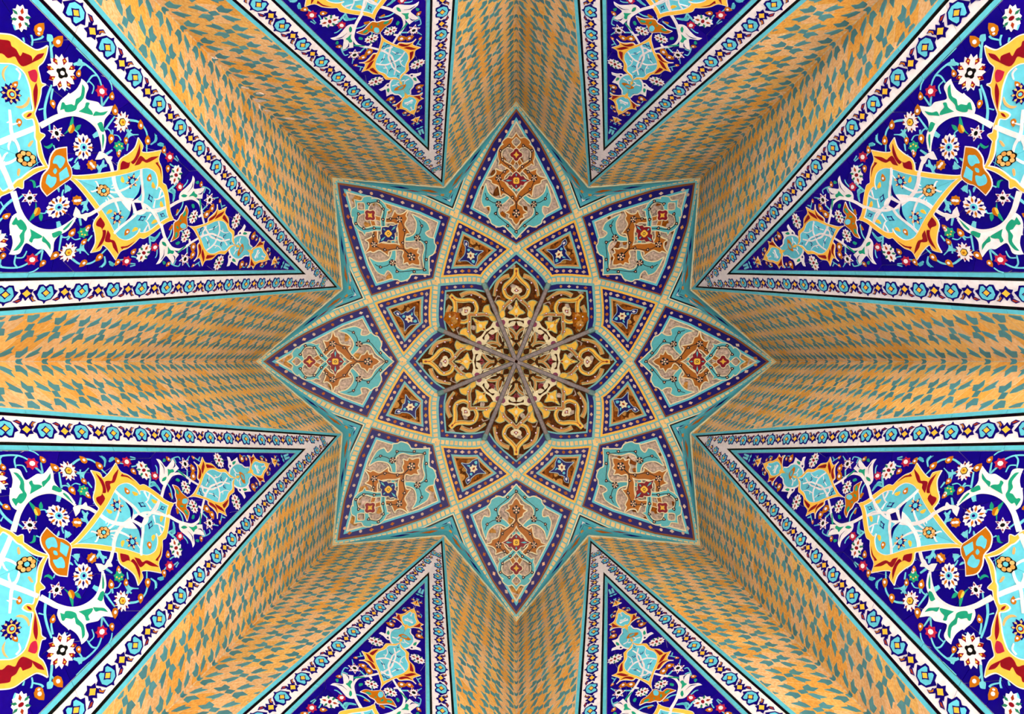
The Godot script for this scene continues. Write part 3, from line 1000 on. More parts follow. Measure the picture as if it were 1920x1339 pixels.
func build_panels() -> void:
	var proto := make_panel()
	for k in 8:
		var a := TAU / 16 + TAU * k / 8
		var e := spoke(a, 1, 0)
		var up := (Vector3.UP - e * LEAN).normalized()
		var n := -(e + Vector3.UP * LEAN).normalized()
		var root := thing("tile_panel", "triangular navy tile panel with floral medallions, %s" % BETWEEN[k], "tile panel", "leaning triangular tile panels")
		root.transform = Transform3D(Basis(up.cross(n), up, n), spoke(a, 2.952 - LEAN * STAR_H, STAR_H))
		for c in proto.get_children():
			var m := c as MeshInstance3D
			var box := m.mesh.get_aabb()
			var seen := box.size.length() > 1.5
			for i in 8: seen = seen or in_view(root.transform * box.get_endpoint(i), 0.12)
			if seen: root.add_child(m.duplicate(), true)
	proto.free()

# ------------------------------------------------------------------ traced ornament, in millimetres on each panel
const PANEL_DESIGN = [
	["medallion_field","U",[
		["f","sky",2,[0,3448,0,3448,12,3490,-141,3562,-193,3591,-222,3610,-287,3639,-336,3670,-372,3719,-376,3759,-360,3798,-329,3844,-301,3869,-301,3869,0,3760,0,3760],"",0]]],
	["white_vine","U",[
		["l","white",4,[7,3713,-29,3680,-71,3645,-113,3607,-167,3561],26,22],
		["l","white",4,[-56,3631,-92,3658,-139,3679,-181,3698],17,9],
		["l","white",4,[-137,3674,-120,3689],10,2],
		["l","white",4,[-124,3664,-141,3646],8,4],
		["l","white",4,[-365,3736,-353,3714,-325,3710],10,4],
		["l","white",4,[-69,3640,-43,3610,-4,3586],15,8],
		["l","white",4,[61,3648,24,3646,7,3638],10,4],
		["f","apricot",4,[-209,3681,-209,3681,-225,3657,-251,3646,-276,3646,-265,3638,-238,3638,-214,3653,-206,3670],"",0],
		["f","apricot",4,[-360,3768,-360,3768,-342,3779,-316,3779,-300,3771,-288,3755,-288,3755,-313,3770,-337,3773],"",0],
		["f","apricot",4,[-88,3565,-93,3556,-62,3561,-62,3570],"",0]]],
	["flame_border","U",[
		["f","yellow",4,[17,3428,17,3428,-37,3484,-92,3521,-108,3530,-139,3520,-145,3526,-145,3545,-174,3561,-196,3580,-215,3597,-230,3599,-273,3601,-315,3606,-345,3614,-366,3603,-366,3603,-364,3621,-394,3642,-423,3660,-455,3649,-494,3648,-530,3655,-530,3655,-507,3669,-486,3690,-483,3721,-483,3748,-487,3780,-482,3805,-465,3835,-436,3881,-436,3881,-329,3844,-329,3844,-355,3796,-376,3759,-377,3725,-365,3695,-337,3668,-309,3648,-274,3630,-229,3606,-211,3625,-187,3639,-178,3619,-192,3593,-156,3569,-117,3554,-101,3540,-86,3533,-37,3507,-6,3471],"white",5],
		["f","maroon",5,[-416,3874,-445,3828,-458,3800,-443,3787,-441,3766,-423,3742,-445,3738,-445,3738,-451,3703,-434,3691,-434,3691,-427,3688,-389,3716,-394,3739,-410,3760,-387,3782,-392,3809,-365,3856],"",0],
		["f","maroon",5,[-439,3690,-439,3690,-472,3681,-495,3658,-495,3658,-467,3662,-427,3688,-427,3688],"",0],
		["f","crimson",5,[-379,3690,-379,3690,-405,3667,-388,3649,-355,3644,-352,3666],"",0],
		["f","maroon",5,[-352,3641,-352,3641,-327,3625,-277,3610,-237,3604,-237,3604,-299,3635,-331,3642],"",0],
		["f","maroon",5,[-184,3624,-184,3624,-204,3621,-213,3610,-195,3613],"",0]]],
	["white_scroll","U",[
		["l","white",4,[-175,3553,-214,3526,-254,3497,-297,3449,-317,3399,-319,3345,-303,3294,-264,3253,-229,3228,-245,3236,-198,3214],27,13],
		["l","white",4,[-184,3210,-178,3177,-155,3144,-117,3113],23,18],
		["f","white",4,[-141,3235,-141,3235,-173,3233,-194,3228,-195,3198,-189,3176,-198,3152,-173,3152,-151,3160,-172,3191,-156,3207],"",0],
		["f","white",4,[-271,3499,-271,3499,-295,3513,-336,3511,-378,3493,-389,3491,-389,3482,-425,3463,-464,3458,-485,3460,-485,3460,-480,3432,-464,3413,-431,3412,-406,3403,-418,3361,-424,3338,-416,3308,-449,3260,-449,3260,-406,3260,-363,3272,-322,3262,-277,3226,-213,3209,-213,3209,-205,3225,-205,3225,-264,3253,-314,3296,-323,3352,-321,3401,-299,3450],"",0],
		["f","green",5,[-291,3498,-291,3498,-328,3504,-334,3494,-328,3483,-346,3460,-348,3444,-379,3449,-408,3434,-462,3449,-462,3449,-450,3430,-405,3418,-360,3432,-332,3430,-309,3449,-296,3472,-305,3483],"",0],
		["f","green",5,[-330,3415,-330,3415,-363,3396,-390,3397,-397,3380,-375,3379,-366,3355,-350,3343,-339,3379],"",0],
		["f","green",5,[-347,3339,-347,3339,-375,3335,-383,3309,-410,3276,-410,3276,-381,3287,-364,3312],"",0],
		["f","green",5,[-321,3302,-321,3302,-341,3284,-310,3255,-296,3256,-296,3256,-296,3272],"",0],
		["f","green",5,[-281,3255,-281,3255,-285,3248,-258,3233,-213,3223,-213,3223,-249,3241],"",0]]],
	["vine","U",[
		["l","aqua",3,[-214,3540,-262,3562,-322,3572,-381,3574],12,7],
		["l","aqua",3,[-368,3564,-327,3555,-305,3544],9,5],
		["l","aqua",3,[-482,3611,-520,3630,-556,3650,-579,3668],12,7],
		["l","aqua",3,[-559,3632,-533,3637],7,4],
		["l","aqua",3,[-243,3585,-264,3563],6,4],
		["l","aqua",3,[-525,3518,-556,3488,-556,3439,-540,3387,-510,3354],11,7],
		["l","aqua",3,[-546,3393,-526,3417,-483,3426],9,5],
		["l","aqua",3,[-566,3497,-556,3484],8,5],
		["l","aqua",3,[-516,3486,-550,3479],7,4],
		["l","aqua",3,[-410,3308,-450,3328,-477,3342],10,6],
		["l","aqua",3,[-425,3309,-480,3298],9,5],
		["l","aqua",3,[-314,3247,-355,3238,-404,3226],10,6],
		["l","aqua",3,[-325,3247,-319,3216,-291,3199],8,5],
		["l","aqua",3,[-246,3288,-287,3279],11,7],
		["l","aqua",3,[-221,3527,-172,3501],8,5],
		["l","aqua",3,[-429,3138,-446,3085,-428,3026,-393,2993],13,8],
		["l","aqua",3,[-375,3137,-359,3106,-382,3055],9,5],
		["l","aqua",3,[-333,3208,-302,3197],9,5],
		["l","aqua",3,[-194,3189,-231,3166],13,8],
		["l","aqua",3,[-305,3093,-266,3082],9,5],
		["l","aqua",3,[-354,2981,-317,2963],8,5],
		["l","aqua",3,[-433,2949,-398,2939,-366,2957],11,7],
		["l","aqua",3,[-387,2913,-406,2888,-387,2865],10,6],
		["l","aqua",3,[-363,2853,-352,2826],8,5],
		["l","aqua",3,[-369,2791,-359,2733],10,6],
		["l","aqua",3,[-319,2780,-318,2743,-337,2714],9,5],
		["l","aqua",3,[-80,3182,-123,3192,-138,3165],11,7],
		["l","aqua",3,[-90,3183,-115,3222],9,5],
		["l","aqua",3,[-158,2714,-204,2692],10,6],
		["l","aqua",3,[-160,2708,-155,2659,-109,2648],11,7],
		["l","aqua",3,[-243,3084,-195,3092,-175,3113],3,2],
		["f","aqua",3,[-46,3336,-46,3336,-74,3324,-93,3317,-93,3317,-56,3292,-56,3292,-60,3311],"",0],
		["f","aqua",3,[-71,3377,-71,3377,-88,3360,-99,3347,-76,3355],"",0],
		["f","aqua",3,[-85,3181,-134,3191,-162,3189,-140,3177,-133,3157,-133,3157,-118,3179],"",0],
		["f","aqua",3,[-532,3810,-530,3792,-513,3794],"",0]]],
	["leaf","U",[
		["f","green",3,[-95,3503,-95,3503,-99,3486,-123,3471,-123,3471,-114,3465,-91,3476,-88,3493],"",0]]],
	["leaf","U",[
		["f","green",3,[-190,3435,-190,3435,-226,3425,-273,3430,-297,3430,-297,3430,-262,3413,-236,3415,-214,3421],"",0]]],
	["leaf","U",[
		["f","yellow",4,[-221,3426,-247,3424,-246,3416,-214,3416],"",0]]],
	["leaf","U",[
		["f","ochre",4,[-222,3414,-260,3417,-241,3398,-216,3402,-209,3416],"",0]]],
	["leaf","U",[
		["f","green",3,[-237,3396,-237,3396,-261,3391,-275,3375,-275,3375,-252,3375,-235,3385],"",0]]],
	["leaf","U",[
		["f","teal",3,[-371,2953,-371,2953,-402,2941,-438,2962,-438,2962,-423,2934,-396,2931],"",0]]],
	["leaf","U",[
		["f","teal",3,[-383,2911,-383,2911,-406,2905,-411,2877,-391,2881],"",0]]],
	["vine","U",[
		["l","aqua",3,[-562,3686,-545,3692,-515,3721],9,5],
		["l","aqua",3,[-535,3731,-517,3718,-494,3713],8,5],
		["l","aqua",3,[-504,3756,-490,3745],8,5],
		["l","aqua",3,[-235,3400,-229,3373,-210,3370],6,4],
		["l","aqua",3,[-116,3461,-99,3445],6,4],
		["l","aqua",3,[-495,3419,-484,3389,-447,3384],7,4],
		["l","aqua",3,[-559,3332,-543,3309,-521,3294],7,4],
		["l","aqua",3,[-392,3525,-398,3499],4,2],
		["l","aqua",3,[-602,3536,-590,3483,-584,3456],4,2],
		["l","aqua",3,[-123,3319,-98,3329,-77,3330],8,5],
		["l","aqua",3,[-252,3296,-286,3279,-282,3266],10,6],
		["l","aqua",3,[52,3323,59,3301,75,3304],11,7],
		["l","aqua",3,[119,3214,93,3188,59,3197],11,7],
		["l","aqua",3,[157,3188,118,3183,143,3162],10,6],
		["l","aqua",3,[-406,3151,-416,3162],6,3],
		["l","aqua",3,[-383,2761,-367,2730],8,5],
		["l","aqua",3,[-303,3140,-318,3165,-311,3190],7,4],
		["l","aqua",3,[-386,3106,-358,3118,-329,3122],8,5]]],
	["leaflet","U",[
		["f","aqua",3,[-567,3505,-567,3505,-562,3486,-554,3468,-542,3483,-530,3506],"",0]]],
	["leaflet","U",[
		["f","aqua",3,[-580,3673,-580,3673,-589,3655,-572,3640,-572,3640,-556,3650,-555,3665],"",0]]],
	["leaflet","U",[
		["f","aqua",3,[-383,3132,-383,3132,-370,3105,-369,3074,-369,3074,-349,3098,-326,3106,-326,3106],"",0]]],
	["leaflet","U",[
		["f","aqua",3,[-269,3292,-269,3292,-283,3275,-274,3262,-274,3262,-252,3280],"",0]]],
	["leaflet","U",[
		["f","teal",3,[-163,2702,-163,2702,-178,2679,-152,2650,-118,2656,-118,2656,-151,2669],"",0]]],
	["flower","lotus_maroon","W",[-458,3555,85,158]],
	["flower","rosette","W",[-174,3323,70,157]],
	["flower","star_flower","W",[-178,3472,41,141]],
	["flower","lotus_gold","W",[-397,3177,60,176]],
	["flower","lotus_green","W",[-266,3139,34,157]],
	["flower","lotus_grid","W",[-274,2709,68,173]],
	["flower","bud","W",[-582,3620,23,-162]],
	["flower","bud","W",[-502,3483,20,177]],
	["flower","bud","W",[-300,3538,22,-34]],
	["flower","blossom","W",[-485,3345,35,168]],
	["flower","bud","W",[-493,3285,23,165]],
	["flower","bud","W",[-436,3240,30,156]],
	["flower","bud","W",[-281,3197,25,-7]],
	["flower","bud","W",[-561,3706,19,-125]],
	["flower","bud","W",[-439,3068,29,153]],
	["flower","bud","W",[-381,2989,30,157]],
	["flower","bud","W",[-283,3198,28,-13]],
	["flower","bud","W",[-314,3113,22,-18]],
	["flower","bud_pair","W",[-106,3242,30,-154]],
	["flower","bud","W",[-380,2861,25,168]],
	["flower","blossom","W",[-357,2803,36,153]],
	["flower","bud","W",[-285,2782,25,-21]],
	["flower","bud","W",[-227,3124,20,-24]],
	["flower","blossom","W",[-217,2645,32,-46]],
	["flower","lotus_grid","W",[-573,3793,57,168]],
	["flower","bud","W",[-583,3711,33,-168]],
	["flower","bud","W",[-582,3621,34,-166]],
	["flower","lotus_blue","W",[-250,3717,48,160]],
	["flower","bud","W",[-145,3642,20,-20]],
	["flower","bud","W",[-299,3716,18,-167]],
	["flower","ring_flower","C",[0,3555,50,-90]],
	["knot","C",[
		["f","ochre",6,[-132,3404,-132,3404,-69,3374,-43,3344,0,3325,46,3350,85,3373,136,3402,136,3402,106,3443,50,3456,1,3443,-52,3455,-100,3446],"white",5],
		["f","sky",7,[-31,3437,-64,3439,-81,3424,-78,3392,-51,3386,-20,3395,-35,3418],"",0],
		["f","sky",7,[5,3390,5,3390,-40,3367,-40,3367,-1,3336,-1,3336,43,3370,43,3370],"",0],
		["f","sky",7,[75,3433,33,3438,37,3418,32,3395,61,3388,91,3399,84,3418],"",0],
		["f","sky",7,[7,3422,-12,3418,-3,3405,17,3407],"ochre",10]]],
	["medallion_field","U",[
		["f","sky",2,[0,3315,0,3315,-17,3260,-71,3159,-151,3036,-211,2963,-238,2909,-240,2852,-202,2816,-165,2794,-156,2757,-129,2726,-79,2694,-30,2658,8,2604,8,2604,0,2587,0,2587],"",0]]],
	["flame_border","U",[
		["f","yellow",4,[0,3336,0,3336,-8,3337,-16,3301,-48,3236,-89,3166,-125,3108,-140,3091,-170,3100,-209,3098,-250,3069,-304,3044,-363,3048,-363,3048,-337,3004,-301,2997,-319,2948,-366,2879,-366,2879,-308,2871,-273,2830,-222,2796,-189,2780,-184,2749,-146,2714,-88,2671,-42,2641,1,2592,0,2568,0,2568,0,2592,0,2592,12,2614,-29,2661,-78,2697,-126,2732,-149,2761,-159,2795,-138,2802,-164,2804,-199,2822,-231,2858,-233,2914,-207,2960,-146,3034,-66,3157,-14,3259,0,3306,0,3306],"white",4],
		["f","maroon",5,[-149,3080,-149,3080,-180,3090,-204,3084,-208,3049,-243,3025,-294,3024,-339,3029,-339,3029,-291,3005,-240,3007,-211,3020,-218,3042,-181,3037],"",0],
		["f","maroon",5,[-208,3006,-208,3006,-272,2998,-277,2974,-271,2951,-300,2926,-329,2878,-329,2878,-294,2902,-257,2938,-255,2970,-230,2978],"",0],
		["f","maroon",5,[-293,2867,-293,2867,-280,2882,-262,2842,-221,2806,-221,2806,-266,2833,-283,2861],"",0]]],
	["white_vine","U",[
		["l","white",4,[-119,3110,-72,3084,-29,3041,1,2979,2,2921],21,23],
		["l","white",4,[-216,2959,-164,2933,-117,2905,-62,2899,-12,2915],15,14],
		["l","white",4,[-122,2908,-71,2875,-23,2861,13,2864,12,2810,-19,2741,-73,2660],15,16],
		["l","white",4,[-33,3031,-70,2993,-124,2960,-182,2944],13,3],
		["l","white",4,[-8,3086,-21,3038],11,10],
		["l","white",4,[68,3076,39,3071,28,3087],10,3],
		["l","white",4,[-120,2732,-83,2765,-74,2789],10,5],
		["l","white",4,[-144,2766,-91,2761],13,3],
		["l","white",4,[-21,2770,-71,2780],13,2],
		["l","white",4,[11,3140,-28,3179,-28,3190],11,5],
		["l","white",4,[-58,3078,-43,3089],10,2],
		["l","white",4,[1,2795,4,2737,43,2689],10,5],
		["f","navy",5,[-121,2919,-121,2919,-85,2898,-51,2897,-8,2929,-8,2929,-53,2914,-80,2911],"",0],
		["f","gold",4,[-120,3051,-99,3026,-87,3031,-93,3047],"",0],
		["f","gold",4,[-168,2846,-147,2817,-134,2823,-140,2842],"",0],
		["f","gold",4,[-80,2737,-57,2706,-44,2713,-51,2732],"",0]]],
	["medallion_heart","C",[
		["f","white",4,[11,2999,-19,2950,-28,2863,12,2810,52,2839,57,2903,44,2947],"",0],
		["f","navy",5,[-3,2914,-3,2914,-18,2871,-18,2871,12,2844,12,2844,38,2874,38,2874],"",0]]],
	["flower","star_outline","W",[-118,2980,49,172]],
	["flower","diamond_flower","W",[-69,2818,30,136]],
	["flower","bud","W",[-183,2880,25,169]],
	["flower","ring_flower","C",[0,3125,44,-90]],
	["flower","diamond_flower","C",[0,2685,23,-90]],
	["knot","C",[
		["f","ochre",6,[-118,2539,-118,2539,-92,2507,-46,2496,2,2466,24,2470,58,2510,97,2500,144,2542,144,2542,93,2543,54,2563,18,2576,-10,2555,-44,2552,-74,2537],"white",4],
		["f","green",7,[-87,2533,-68,2518,-44,2526,-57,2538],"",0],
		["f","green",7,[31,2554,36,2531,48,2530,44,2545],"",0],
		["f","green",7,[75,2537,74,2522,106,2516,105,2529],"",0],
		["f","green",7,[-13,2546,-14,2531,-4,2536],"",0],
		["f","sky",7,[21,2524,-2,2510,2,2479,22,2476,34,2501],"",0]]],
	["white_scroll","U",[
		["l","white",4,[-57,2670,-122,2612,-159,2561,-183,2515,-183,2464,-168,2426,-133,2393,-106,2372,-57,2324],20,14],
		["l","white",4,[-109,2377,-84,2397],20,10],
		["f","white",4,[-131,2604,-131,2604,-161,2620,-192,2618,-237,2591,-281,2573,-323,2580,-323,2580,-305,2554,-250,2535,-263,2496,-291,2448,-291,2448,-254,2445,-213,2431,-213,2431,-191,2493,-164,2553],"",0],
		["f","green",5,[-167,2610,-167,2610,-184,2594,-187,2564,-171,2572,-163,2593],"",0],
		["f","green",5,[-184,2548,-184,2548,-215,2533,-234,2526,-224,2510,-221,2486,-200,2486,-201,2517],"",0],
		["f","navy",5,[-290,2562,-290,2562,-248,2555,-209,2569,-209,2569,-254,2550],"",0],
		["f","green",5,[-196,2452,-201,2441,-152,2410,-136,2408],"",0],
		["f","navy",5,[-227,2485,-227,2485,-243,2461,-262,2452,-262,2452,-237,2455],"",0]]],
	["vine","U",[
		["l","aqua",3,[-160,2714,-197,2690,-233,2670],11,7],
		["l","aqua",3,[-183,2697,-179,2666,-139,2656],11,7],
		["l","aqua",3,[-222,2619,-261,2603,-284,2605],7,4],
		["l","aqua",3,[-285,2473,-294,2439,-254,2434],9,5],
		["l","aqua",3,[-296,2434,-292,2392,-268,2387],9,5],
		["l","aqua",3,[-248,2338,-274,2293],9,5],
		["l","aqua",3,[-187,2362,-136,2386,-132,2361],10,6],
		["l","aqua",3,[-253,2256,-213,2218],7,4],
		["l","aqua",3,[-228,2227,-246,2202],10,6],
		["l","aqua",3,[-33,2582,-97,2564,-143,2572],9,5],
		["l","aqua",3,[-51,2494,-56,2469],10,6]]],
	["leaf","U",[
		["f","green",3,[-292,2536,-311,2520,-300,2508,-288,2518],"",0]]],
	["leaf","U",[
		["f","green",3,[-143,2494,-153,2478,-134,2462,-125,2474],"",0]]],
	["leaf","U",[
		["f","ochre",3,[-37,2584,-75,2591,-69,2573,-41,2571],"",0]]],
	["flower","star_flower","W",[-229,2365,51,-177]],
	["flower","lotus_grid","W",[-72,2440,52,179]],
	["flower","blossom","W",[-214,2640,25,154]],
	["flower","bud","W",[-300,2487,22,158]],
	["flower","bud","W",[-257,2268,17,152]],
	["flower","bud","W",[-132,2335,39,-157]],
	["flower","bud","W",[-123,1787,17,180]],
	["flower","bud","W",[-114,1727,19,-164]],
	["flower","lotus_grid","W",[-175,2033,65,174]],
	["flower","bud","W",[-131,1780,38,177]],
	["flower","bud","W",[-186,2313,33,178]],
	["medallion_field","U",[
		["f","sky",2,[0,2449,0,2449,3,2395,-25,2348,-70,2286,-114,2233,-135,2170,-127,2114,-92,2064,-78,2012,-23,1980,11,1933,0,1922,0,1922],"",0]]],
	["flame_border","U",[
		["f","yellow",4,[0,2474,0,2474,4,2465,-7,2405,-35,2353,-75,2297,-103,2305,-148,2276,-188,2262,-223,2275,-223,2275,-187,2240,-237,2182,-237,2182,-192,2175,-167,2118,-114,2081,-100,2028,-90,2005,-31,1975,9,1926,0,1902,0,1902,0,1935,0,1935,-21,1986,-70,2015,-87,2071,-121,2117,-131,2170,-110,2230,-66,2284,-22,2346,6,2393,0,2439,0,2439],"white",3],
		["f","maroon",5,[-89,2294,-89,2294,-110,2296,-148,2264,-189,2260,-189,2260,-149,2249,-111,2267],"",0],
		["f","maroon",5,[-118,2247,-118,2247,-157,2238,-205,2191,-205,2191,-166,2200],"",0],
		["f","maroon",5,[-149,2181,-149,2181,-178,2176,-151,2122,-130,2103,-130,2103],"",0]]],
	["white_vine","U",[
		["l","white",4,[-40,2310,-8,2257,13,2210,10,2156],13,15],
		["l","white",4,[-115,2202,-77,2168,-37,2151,10,2156],11,12],
		["l","white",4,[-62,2159,-57,2099,-75,2057],8,4],
		["l","white",4,[10,2156,11,2098,-25,2021],13,10],
		["l","white",4,[-30,2258,-58,2213,-87,2193],7,2],
		["l","white",4,[46,2292,2,2305,-21,2288],7,5],
		["l","white",4,[-55,2123,-80,2132],7,2]]],
	["flower","diamond_flower","W",[-56,2218,16,180]],
	["flower","diamond_flower","W",[13,2325,23,-175]],
	["flower","diamond_flower","W",[-32,2085,19,-162]],
	["flower","diamond_flower","C",[0,2161,20,-90]],
	["flower","diamond_flower","C",[0,1994,14,-90]],
	["medallion_field","U",[
		["f","sky",2,[0,1935,0,1935,-27,1967,-56,1973,-88,1922,-95,1855,-73,1810,-43,1791,-43,1742,-19,1727,0,1719,0,1719],"",0],
		["f","sky",2,[0,1712,0,1712,-32,1719,-57,1679,-74,1622,-51,1584,-37,1527,0,1496,0,1496],"",0]]],
	["flame_border","U",[
		["f","yellow",4,[0,1734,0,1734,-28,1733,-54,1705,-103,1686,-134,1689,-134,1689,-107,1660,-125,1621,-125,1621,-87,1613,-54,1574,-37,1527,5,1457,3,1415,-39,1405,-39,1405,-16,1371,0,1338,0,1338,0,1536,0,1536,-21,1529,-40,1582,-63,1620,-61,1659,-41,1697,-18,1716,0,1704,0,1704],"white",3]]],
	["gold_band","U",[
		["f","yellow",4,[0,1955,0,1955,10,1953,-2,1935,11,1908,0,1881,0,1881],"",0]]],
	["gold_band","U",[
		["f","yellow",4,[0,1840,0,1840,8,1812,-12,1750,-13,1723,0,1726,0,1726],"",0]]],
	["maroon_inset","U",[
		["f","maroon",5,[-55,1700,-55,1700,-96,1682,-108,1667,-98,1626,-75,1668],"",0]]],
	["maroon_inset","U",[
		["f","maroon",5,[0,1431,0,1431,2,1397,2,1397,5,1363,0,1355,0,1355],"",0]]],
	["white_scroll","U",[
		["l","white",4,[-45,1986,-73,1963,-95,1916,-101,1858,-81,1809,-52,1786,-40,1740],14,10],
		["f","white",4,[-75,1954,-75,1954,-103,1962,-141,1939,-181,1933,-181,1933,-168,1910,-134,1909,-139,1871,-150,1825,-150,1825,-116,1831,-100,1826,-100,1826,-101,1879],"",0],
		["f","navy",5,[-93,1950,-112,1947,-103,1931],"",0],
		["f","green",5,[-106,1908,-126,1900,-124,1862,-107,1883],"",0]]],
	["white_vine","U",[
		["l","white",4,[-34,1920,-12,1926],9,4],
		["l","white",4,[-74,1914,-35,1905,-21,1871],9,6],
		["l","white",4,[-37,1661,4,1651,39,1646],11,8],
		["l","white",4,[-25,1625,0,1637],8,3],
		["l","white",4,[-3,1582,-3,1541],8,3]]],
	["knot","C",[
		["f","ochre",6,[-34,1874,-34,1874,-20,1850,11,1834,50,1849,74,1860,74,1860,58,1879,18,1883],"",0],
		["f","teal",7,[-6,1872,-1,1854,25,1848,42,1858,28,1872],"",0]]],
	["flower","bud","W",[-67,1541,25,159]],
	["flower","bud","W",[-43,1489,19,180]],
	["flower","diamond_flower","W",[18,1257,36,-177]],
	["flower","bud","W",[-37,1353,19,177]],
	["flower","bud","W",[-123,1677,15,148]],
	["vine","U",[
		["l","aqua",3,[-122,1765,-144,1752,-138,1725],8,5],
		["l","aqua",3,[-139,1698,-115,1694],6,4],
		["l","aqua",3,[-87,1548,-86,1512,-65,1504],8,5],
		["l","aqua",3,[-21,1368,-41,1350,-39,1316],7,4],
		["l","aqua",3,[11,1327,-12,1311],6,4],
		["l","aqua",3,[13,1220,15,1144],25,15]]],
]
const KITE_DESIGN = [
	["leaf_scroll","U",[
		["f","second",3,[0,1584,0,1584,52,1640,110,1693,157,1737,225,1722,310,1758,323,1796,360,1838,360,1838,325,1891,332,1955,402,1944,402,1944,432,2007,415,2090,377,2189,377,2189,354,2108,296,2056,221,2028,136,2058,66,2120,66,2120,47,2095,136,2003,199,1964,226,1901,195,1832,109,1786,52,1723,0,1652,0,1652],"cream",13],
		["l","vine",4,[0,1667,90,1734,176,1798,246,1861,231,1974,297,1996,364,2038,388,2099],8,8]]],
	["arabesque","U",[
		["f","first",5,[0,1748,0,1748,29,1776,51,1816,90,1828,82,1862,131,1884,131,1884,89,1910,74,1948,28,1970,22,2004,92,2070,160,2098,192,2069,192,2069,201,2127,222,2184,293,2207,307,2239,366,2257,366,2257,291,2271,244,2312,249,2351,249,2351,161,2328,105,2376,105,2376,72,2345,143,2281,147,2225,97,2161,32,2104,0,2049,0,2049],"cream",13],
		["l","vine",6,[0,1885,4,2004,88,2075,172,2136,221,2256,161,2321,96,2356],8,8]]],
	["loop_scroll","U",[
		["l","loop",7,[-2,2302,72,2376,160,2422,199,2483,185,2558,112,2599,45,2585,-2,2549],47,31,"cream",11],
		["f","loop",7,[215,2398,215,2398,192,2457,159,2430],"cream",9],
		["f","loop",7,[85,2585,85,2585,166,2618,102,2670,48,2663,0,2714,0,2714,0,2682,0,2682,48,2644,52,2619,0,2570,0,2570,0,2552,0,2552],"cream",10],
		["l","vine",8,[22,2329,77,2381,159,2433,191,2498,167,2551,94,2592],8,8]]],
	["stem_cross","U",[
		["l","first",4,[-61,2392,-6,2477],43,35,"cream",9]]],
	["stem_cross","U",[
		["l","second",4,[-34,2128,35,2258],39,27,"cream",9]]],
	["flower","palmette","C",[0,2237,167,0]],
	["flower","tulip","C",[0,2504,86,0]],
	["flower","rosette_small","C",[0,1876,46,-90]],
	["flower","rosette_small","U",[221,1977,37,-88]],
	["flower","rosette_small","U",[219,2261,35,-88]],
	["flower","bead","U",[172,2139,21,0]],
	["flower","bead","U",[47,2054,21,0]],
	["flower","bead","U",[364,2035,20,0]],
	["flower","bead","U",[261,1871,21,0]],
	["flower","bead","U",[109,1732,22,0]],
	["flower","bead","U",[146,2329,20,-3]],
	["flower","bead","U",[75,2381,21,0]],
	["flower","bead","U",[168,2453,20,-3]],
	["flower","bead","U",[191,2543,20,0]],
	["flower","bead","U",[85,2594,20,-3]],
	["flower","bead","C",[0,1661,23,0]],
]
const SMALL_DESIGN = [
	["star_petal","C",[
		["f","navy",3,[28,1621,28,1621,-13,1574,-45,1557,-55,1526,-147,1481,-147,1481,-78,1467,-46,1439,-30,1404,21,1359,21,1359,54,1400,90,1450,183,1482,183,1482,107,1512,65,1550],"ice",8],
		["f","navy",3,[21,1681,21,1681,-11,1655,-4,1618,26,1605,41,1635],"ice",7],
		["f","white",4,[7,1654,3,1629,25,1618,30,1640],"",0],
		["f","sky",4,[31,1573,3,1571,3,1549,29,1545],"",0],
		["f","sky",4,[30,1432,-5,1413,17,1385,37,1407],"",0],
		["f","sky",4,[-32,1485,-76,1486,-44,1467],"",0]]],
	["star_centre","C",[
		["f","cream",5,[-2,1538,-10,1512,-36,1493,-15,1474,-15,1446,12,1452,43,1437,47,1466,72,1480,52,1504,52,1532,23,1525],"",0],
		["f","rust",6,[16,1508,8,1487,26,1467,36,1489],"",0]]],
]
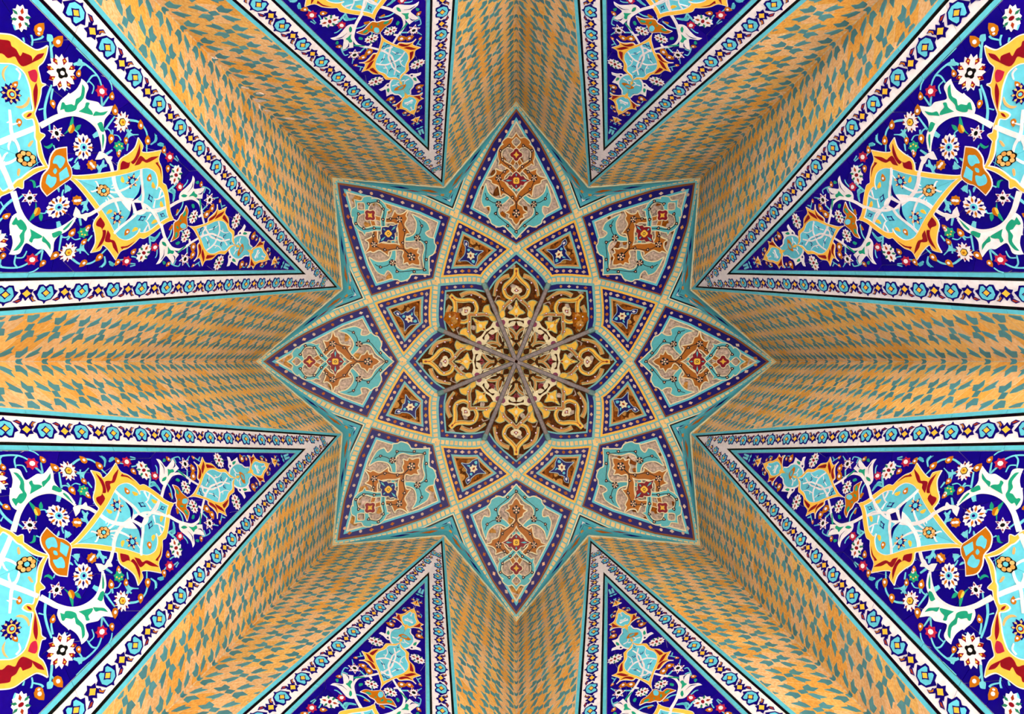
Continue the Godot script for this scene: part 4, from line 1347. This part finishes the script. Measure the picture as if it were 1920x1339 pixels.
const ROSETTE_DESIGN = [
	["ogee_band","U",[
		["l","gold",5,[-2,1222,-15,1129,-74,1057,-140,1002,-161,935,-127,862,-63,834],44,32,"sage",10],
		["l","rust",6,[-2,1200,-7,1124,-69,1050,-126,996,-151,946,-121,868,-69,845],7,6]]],
	["outer_scroll","U",[
		["l","tan",3,[-91,1123,-171,1096,-246,1034,-275,951,-293,861],42,15,"sage",11]]],
	["outer_scroll","U",[
		["l","rust",4,[-126,1096,-200,1057,-246,973,-275,895],7,5]]],
	["outer_scroll","U",[
		["f","gold",3,[-161,783,-161,783,-219,805,-270,783,-270,783,-231,726,-219,647,-197,590,-197,590,-173,681],"sage",11]]],
	["chevron","U",[
		["l","tan",4,[-3,879,-69,806,-150,732,-196,624],42,25,"sage",10],
		["l","rust",5,[-3,868,-69,800,-156,721,-187,647],7,5]]],
	["cross_flower","C",[
		["f","gold",5,[0,800,0,800,-35,704,-104,647,-35,624,0,579,0,579,34,624,98,647,34,704],"sage",11],
		["l","rust",6,[29,772,0,715],6,6],
		["l","rust",6,[-35,772,-3,715],6,6],
		["f","cream",6,[0,698,-21,668,0,638,21,668],"",0],
		["f","rust",6,[0,622,-12,607,0,590,11,607],"",0]]],
	["white_tracery","U",[
		["f","cream",4,[-81,567,-81,567,-173,590,-220,567,-278,521,-278,521,-220,452,-174,475,-128,452,-58,475,-58,475,-104,516],"",0]]],
	["white_tracery","U",[
		["f","plum",5,[-174,555,-220,532,-208,492,-162,487,-145,527],"",0]]],
	["white_tracery","U",[
		["f","cream",4,[-128,441,-128,441,-162,418,-145,348,-105,314,-105,314,-110,383],"",0]]],
	["inner_scroll","U",[
		["l","tan",4,[-104,441,-47,406,-6,349,-3,291],28,21,"sage",9]]],
	["inner_scroll","U",[
		["l","rust",5,[-99,435,-47,399,-9,337],5,4]]],
	["inner_scroll","U",[
		["l","tan",4,[-23,256,-58,186,-3,105],25,13,"sage",9]]],
	["inner_scroll","U",[
		["f","cream",4,[-64,291,-105,256,-81,198,-47,244],"",0]]],
	["white_tracery","U",[
		["l","cream",5,[-3,573,-81,558,-150,565],25,28]]],
	["white_tracery","U",[
		["l","cream",5,[-145,492,-110,441,-93,372,-58,314],21,11]]],
	["white_tracery","U",[
		["l","cream",5,[-220,475,-203,418,-220,371],19,10]]],
	["white_tracery","U",[
		["f","cream",5,[-3,533,-3,533,-58,533,-93,498,-58,470,-23,481,-23,481],"",0]]],
	["white_tracery","U",[
		["f","gold",5,[-173,681,-219,635,-197,578,-156,613],"sage",10]]],
	["white_tracery","U",[
		["f","tan",4,[-128,314,-128,314,-145,337,-174,291,-174,291,-110,221,-58,163,-58,163,-81,233],"sage",9]]],
	["white_tracery","U",[
		["f","gold",5,[-3,152,-3,152,-29,105,-19,59,-3,36,-3,36],"",0]]],
	["white_tracery","U",[
		["f","maroon",4,[-35,521,-35,521,-64,504,-35,452,-6,418,-6,418,-6,475],"",0]]],
	["lotus_bloom","C",[
		["f","cream",6,[-2,1002,-2,1002,-29,974,-63,963,-75,924,-35,896,-3,890,34,898,69,930,57,969,23,974],"",0]]],
	["lotus_bloom","C",[
		["f","rust",7,[-2,974,-2,974,-14,952,-35,935,-3,918,30,935,9,952],"",0]]],
	["lotus_bloom","C",[
		["f","white",8,[-2,950,-16,936,-3,926,11,936],"",0]]],
	["lotus_bloom","C",[
		["f","rust",6,[0,1206,0,1206,-14,1184,0,1162,13,1184],"",0]]],
	["flower","bead_white","U",[-151,952,16,180]],
	["flower","bead_white","U",[-63,809,17,180]],
	["flower","bead_white","U",[-200,1035,16,180]],
	["flower","bead_white","U",[-258,940,16,180]],
	["flower","bead_white","U",[-170,732,16,180]],
]
